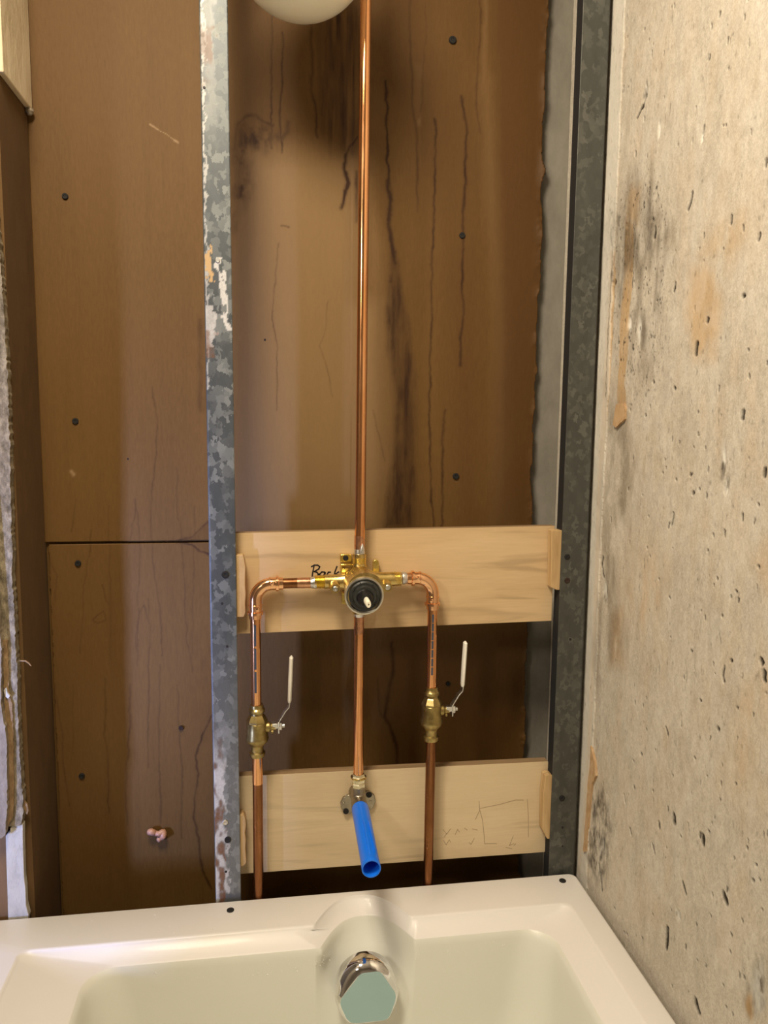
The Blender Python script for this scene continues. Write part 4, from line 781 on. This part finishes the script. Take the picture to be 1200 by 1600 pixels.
# dust specks lying on the deck and clinging to the basin wall
dp = []
def speck(p, r):
    p = Vector(p); V = [tuple(p + Vector(d) * r * R.uniform(.6, 1.3)) for d in ((1, 0, 0), (-1, 0, 0), (0, 1, 0), (0, -1, 0), (0, 0, 1), (0, 0, -.8))]
    dp.append((V, [(0, 2, 4), (2, 1, 4), (1, 3, 4), (3, 0, 4), (2, 0, 5), (1, 2, 5), (3, 1, 5), (0, 3, 5)]))
for k in range(70):
    x = R.uniform(-.42, .31); speck((x, R.uniform(-.078, -.02), .5008), R.choice((.0004, .0006, .0008)))
for k in range(150):
    x = R.gauss(.0, .16)
    if not -.37 < x < .25: continue
    zz = R.uniform(.455, .474); tt = (.474 - zz) / .019; y = -.1214 - .0023 * tt; bb = bump(x, -.068, .071, .05); y += (.063 - .015 * tt) * bb
    if abs(x) < .05: continue
    speck((x, y, zz), R.choice((.0004, .0006, .0009)))
tag(obj('gypsum_dust', join(*dp), DUST, smooth=0), 'white gypsum dust specks on the tub rim', 'dust', None, 'stuff')

# ------------------------------------------------------------------ left edge of the opening: broken wallboard, trim, timber
EDGE = [(-.503, 2.39), (-.504, 2.1)] + [(-0.5232,1.6457),(-0.5091,1.5630),(-0.5051,1.4866),(-0.5041,1.4521),(-0.5026,1.3912),(-0.5019,1.3116),(-0.5030,1.2668),(-0.5028,1.2125),(-0.5052,1.1575),(-0.5067,1.0833),(-0.5058,1.0645),(-0.5092,1.0268),(-0.5078,0.9983),(-0.5080,0.9312),(-0.5077,0.8973),(-0.5078,0.8730),(-0.5091,0.8436),(-0.5090,0.8041),(-0.5095,0.7694),(-0.5087,0.7242),(-0.5082,0.6939),(-0.5082,0.6716),(-0.5110,0.6493),(-0.5129,0.6464)]
def jag(pts, a, step=.004):
    out = []
    for (x0, z0), (x1, z1) in zip(pts[:-1], pts[1:]):
        k = max(1, int(abs(z1 - z0) / step))
        for i in range(k): out.append((x0 + (x1 - x0) * i / k + R.uniform(-a, a), z0 + (z1 - z0) * i / k))
    return out + [pts[-1]]
E2 = jag(EDGE, .0010)
t = thing('broken_wallboard', (-.6, 0, .64), 'broken gypsum wallboard edge bordering the open cavity', 'wallboard')
core = E2 + [(-.75, E2[-1][1]), (-.75, E2[0][1])]
v, f = prism(core, -.006, .010)
o = obj('gypsum_core', (v, f), CORE, t, smooth=0); o['label'] = 'crumbly grey-tan gypsum core'
FEDGE = [(-.525, 2.39), (-.523, 2.1)] + [(-0.5295,1.6390),(-0.5336,1.3881),(-0.5286,1.1228),(-0.5260,1.0308),(-0.5246,0.9464),(-0.5238,0.9274),(-0.5259,0.8798),(-0.5285,0.8414),(-0.5268,0.8200),(-0.5239,0.8072),(-0.5232,0.7828),(-0.5241,0.7435),(-0.5271,0.6742),(-0.5296,0.6593),(-0.5314,0.6394),(-0.5369,0.6347)]
fe = jag(FEDGE, .0007)
v, f = prism(fe + [(-.75, fe[-1][1]), (-.75, fe[0][1])], -.018, -.0062)
o = obj('face_layer', (v, f), FACE, t, smooth=0); o['label'] = 'grey painted face layer'
flap = [(-0.5248,0.9341),(-0.5178,0.9339),(-0.5193,0.8616),(-0.5159,0.8371),(-0.5162,0.7880),(-0.5197,0.6886),(-0.5226,0.6626),(-0.5304,0.6489),(-0.5318,0.6994),(-0.5269,0.8083),(-0.5257,0.8764)]
o = obj('torn_paper', prism(jag(flap, .0008, .006), -.009, -.0061), BROWNPAPER, t, smooth=0); o['label'] = 'torn brown backing paper'
o = obj('paper_chip', join(prism([(-0.5255,0.8600),(-0.5218,0.8637),(-0.5204,0.8559),(-0.5170,0.8509),(-0.5199,0.8471),(-0.5233,0.8502)], -.0125, -.009)), FLAKE, t, smooth=0); o['label'] = 'white paint chip'
o = obj('paper_curl', tube([(p[0], -.001 - .004 * i, p[1]) for i, p in enumerate([(-0.5058,0.9002),(-0.5004,0.9009),(-0.4941,0.9017),(-0.4888,0.8995),(-0.4845,0.8964)])], [.0008, .0010, .0011, .0011, .0006], 8), BROWNPAPER, t)
o = obj('paper_curl', prism([(-0.5077,0.6837),(-0.5034,0.6773),(-0.5020,0.6671),(-0.5041,0.6611),(-0.5067,0.6653),(-0.5090,0.6757)], -.002, .001), BROWNPAPER, t, smooth=0)
WT = [(-0.5336,0.6326),(-0.5289,0.6363),(-0.5286,0.6424),(-0.5238,0.6482),(-0.5165,0.6487),(-0.5102,0.6472),(-0.5112,0.6227),(-0.5116,0.5918),(-0.5119,0.5607),(-0.5108,0.5450),(-0.5110,0.5168),(-0.5080,0.4997),(-0.5115,0.4821),(-0.5157,0.4027),(-0.5380,0.4050),(-0.5380,0.4899),(-0.5371,0.5317),(-0.5362,0.5938),(-0.5355,0.6307)]
tag(obj('white_trim_strip', prism(WT, -.004, .008), FLAKE, smooth=0, bevel=.0008, loc=(-.52, 0, .5)), 'short flaking white strip standing below the broken wallboard', 'trim')
tag(obj('brown_timber', prism([(-0.5982,0.6394),(-0.5362,0.6348),(-0.5371,0.5938),(-0.5380,0.5317),(-0.5394,0.4795),(-0.5404,0.3946),(-0.6101,0.4020)], .0, .016), DARKWOOD, smooth=0, loc=(-.56, 0, .5)), 'brown timber beside the flaking white strip', 'timber')
# tan board screwed high on the cavity's left side
v, f = box(-.503, -.4945, .012, .1475, 1.7245, 2.39)
tb = tag(obj('tan_board', (v, f), TANB, smooth=0, bevel=.0015, loc=(-.499, .08, 1.73)), 'pale tan board high in the corner of the cavity', 'board')
obj('crumbled_corner', join(lathe((-.497, .140, 1.7240), (0, 0, -1), [(0, .006), (.004, .0065), (.009, .003), (.010, 0)], 9)), FACE, tb)

# blob of putty stuck to the lower brown board
pp = [(p[0], YB - .007 - .004 * (i % 2), p[1]) for i, p in enumerate([(-0.3499,0.5421),(-0.3455,0.5442),(-0.3392,0.5390),(-0.3327,0.5397),(-0.3262,0.5404),(-0.3252,0.5344),(-0.3297,0.5288),(-0.3362,0.5281)])]
sm = []
for i in range(len(pp) - 1):
    for k in range(4): sm.append(Vector(pp[i]).lerp(Vector(pp[i + 1]), k / 4))
sm.append(Vector(pp[-1])); rad = [.0052 + .0007 * math.sin(i * .45) for i in range(len(sm))]; rad[0] = .0025; rad[-1] = .002
tag(obj('putty_blob', tube(sm, rad, 14), PUTTY, smooth=80, loc=(-.335, YB, .535)), 'small curled pink putty blob on the lower brown board', 'putty')

# opal globe hanging above, only its underside in view
t = thing('globe_lampshade', (-.0925, -.05, 1.895), 'cream round globe lampshade at the top of the middle bay', 'lampshade')
rg = .0965; GC = (-.0925, -.05, 1.8955)
obj('globe', lathe((GC[0], GC[1], GC[2] - rg), (0, 0, 1), [(rg - rg * math.cos(a), max(rg * math.sin(a), 0)) for a in [math.pi * .88 * i / 40 for i in range(41)]] , 64), GLOBE, t, smooth=80)
obj('drip', lathe((GC[0] + .043, GC[1] - .076, GC[2] - .042), (.4, -.8, -.4), [(0, .007), (.003, .006), (.0055, .003), (.006, 0)], 14), GLOBE, t)
obj('neck', lathe((GC[0], GC[1], GC[2] + rg * .90), (0, 0, 1), [(0, .040), (.02, .040), (.03, .030), (.045, .012)], 32), BRASS, t)
obj('rod', lathe((GC[0], GC[1], GC[2] + rg * .9 + .044), (0, 0, 1), [(0, .006), (.3735, .006)], 16), BRASS, t)

# ceiling lamp that lights the alcove
t = thing('ceiling_lamp', (-.40, -.76, 2.30), 'round flush ceiling lamp over the tub', 'lamp')
obj('lamp_base', lathe((-.40, -.76, 2.4), (0, 0, -1), [(0, .16), (.03, .16), (.045, .145), (.05, .14)], 48), STEEL, t)
s = M('lamp_diffuser'); s.b.inputs['Emission Color'].default_value = (1, .82, .55, 1); s.b.inputs['Emission Strength'].default_value = 3; s.set((.8, .78, .72), .5)
obj('diffuser', lathe((-.40, -.76, 2.35), (0, 0, -1), [(0, .14), (.03, .13), (.05, .09), (.056, 0)], 48), s.m, t)
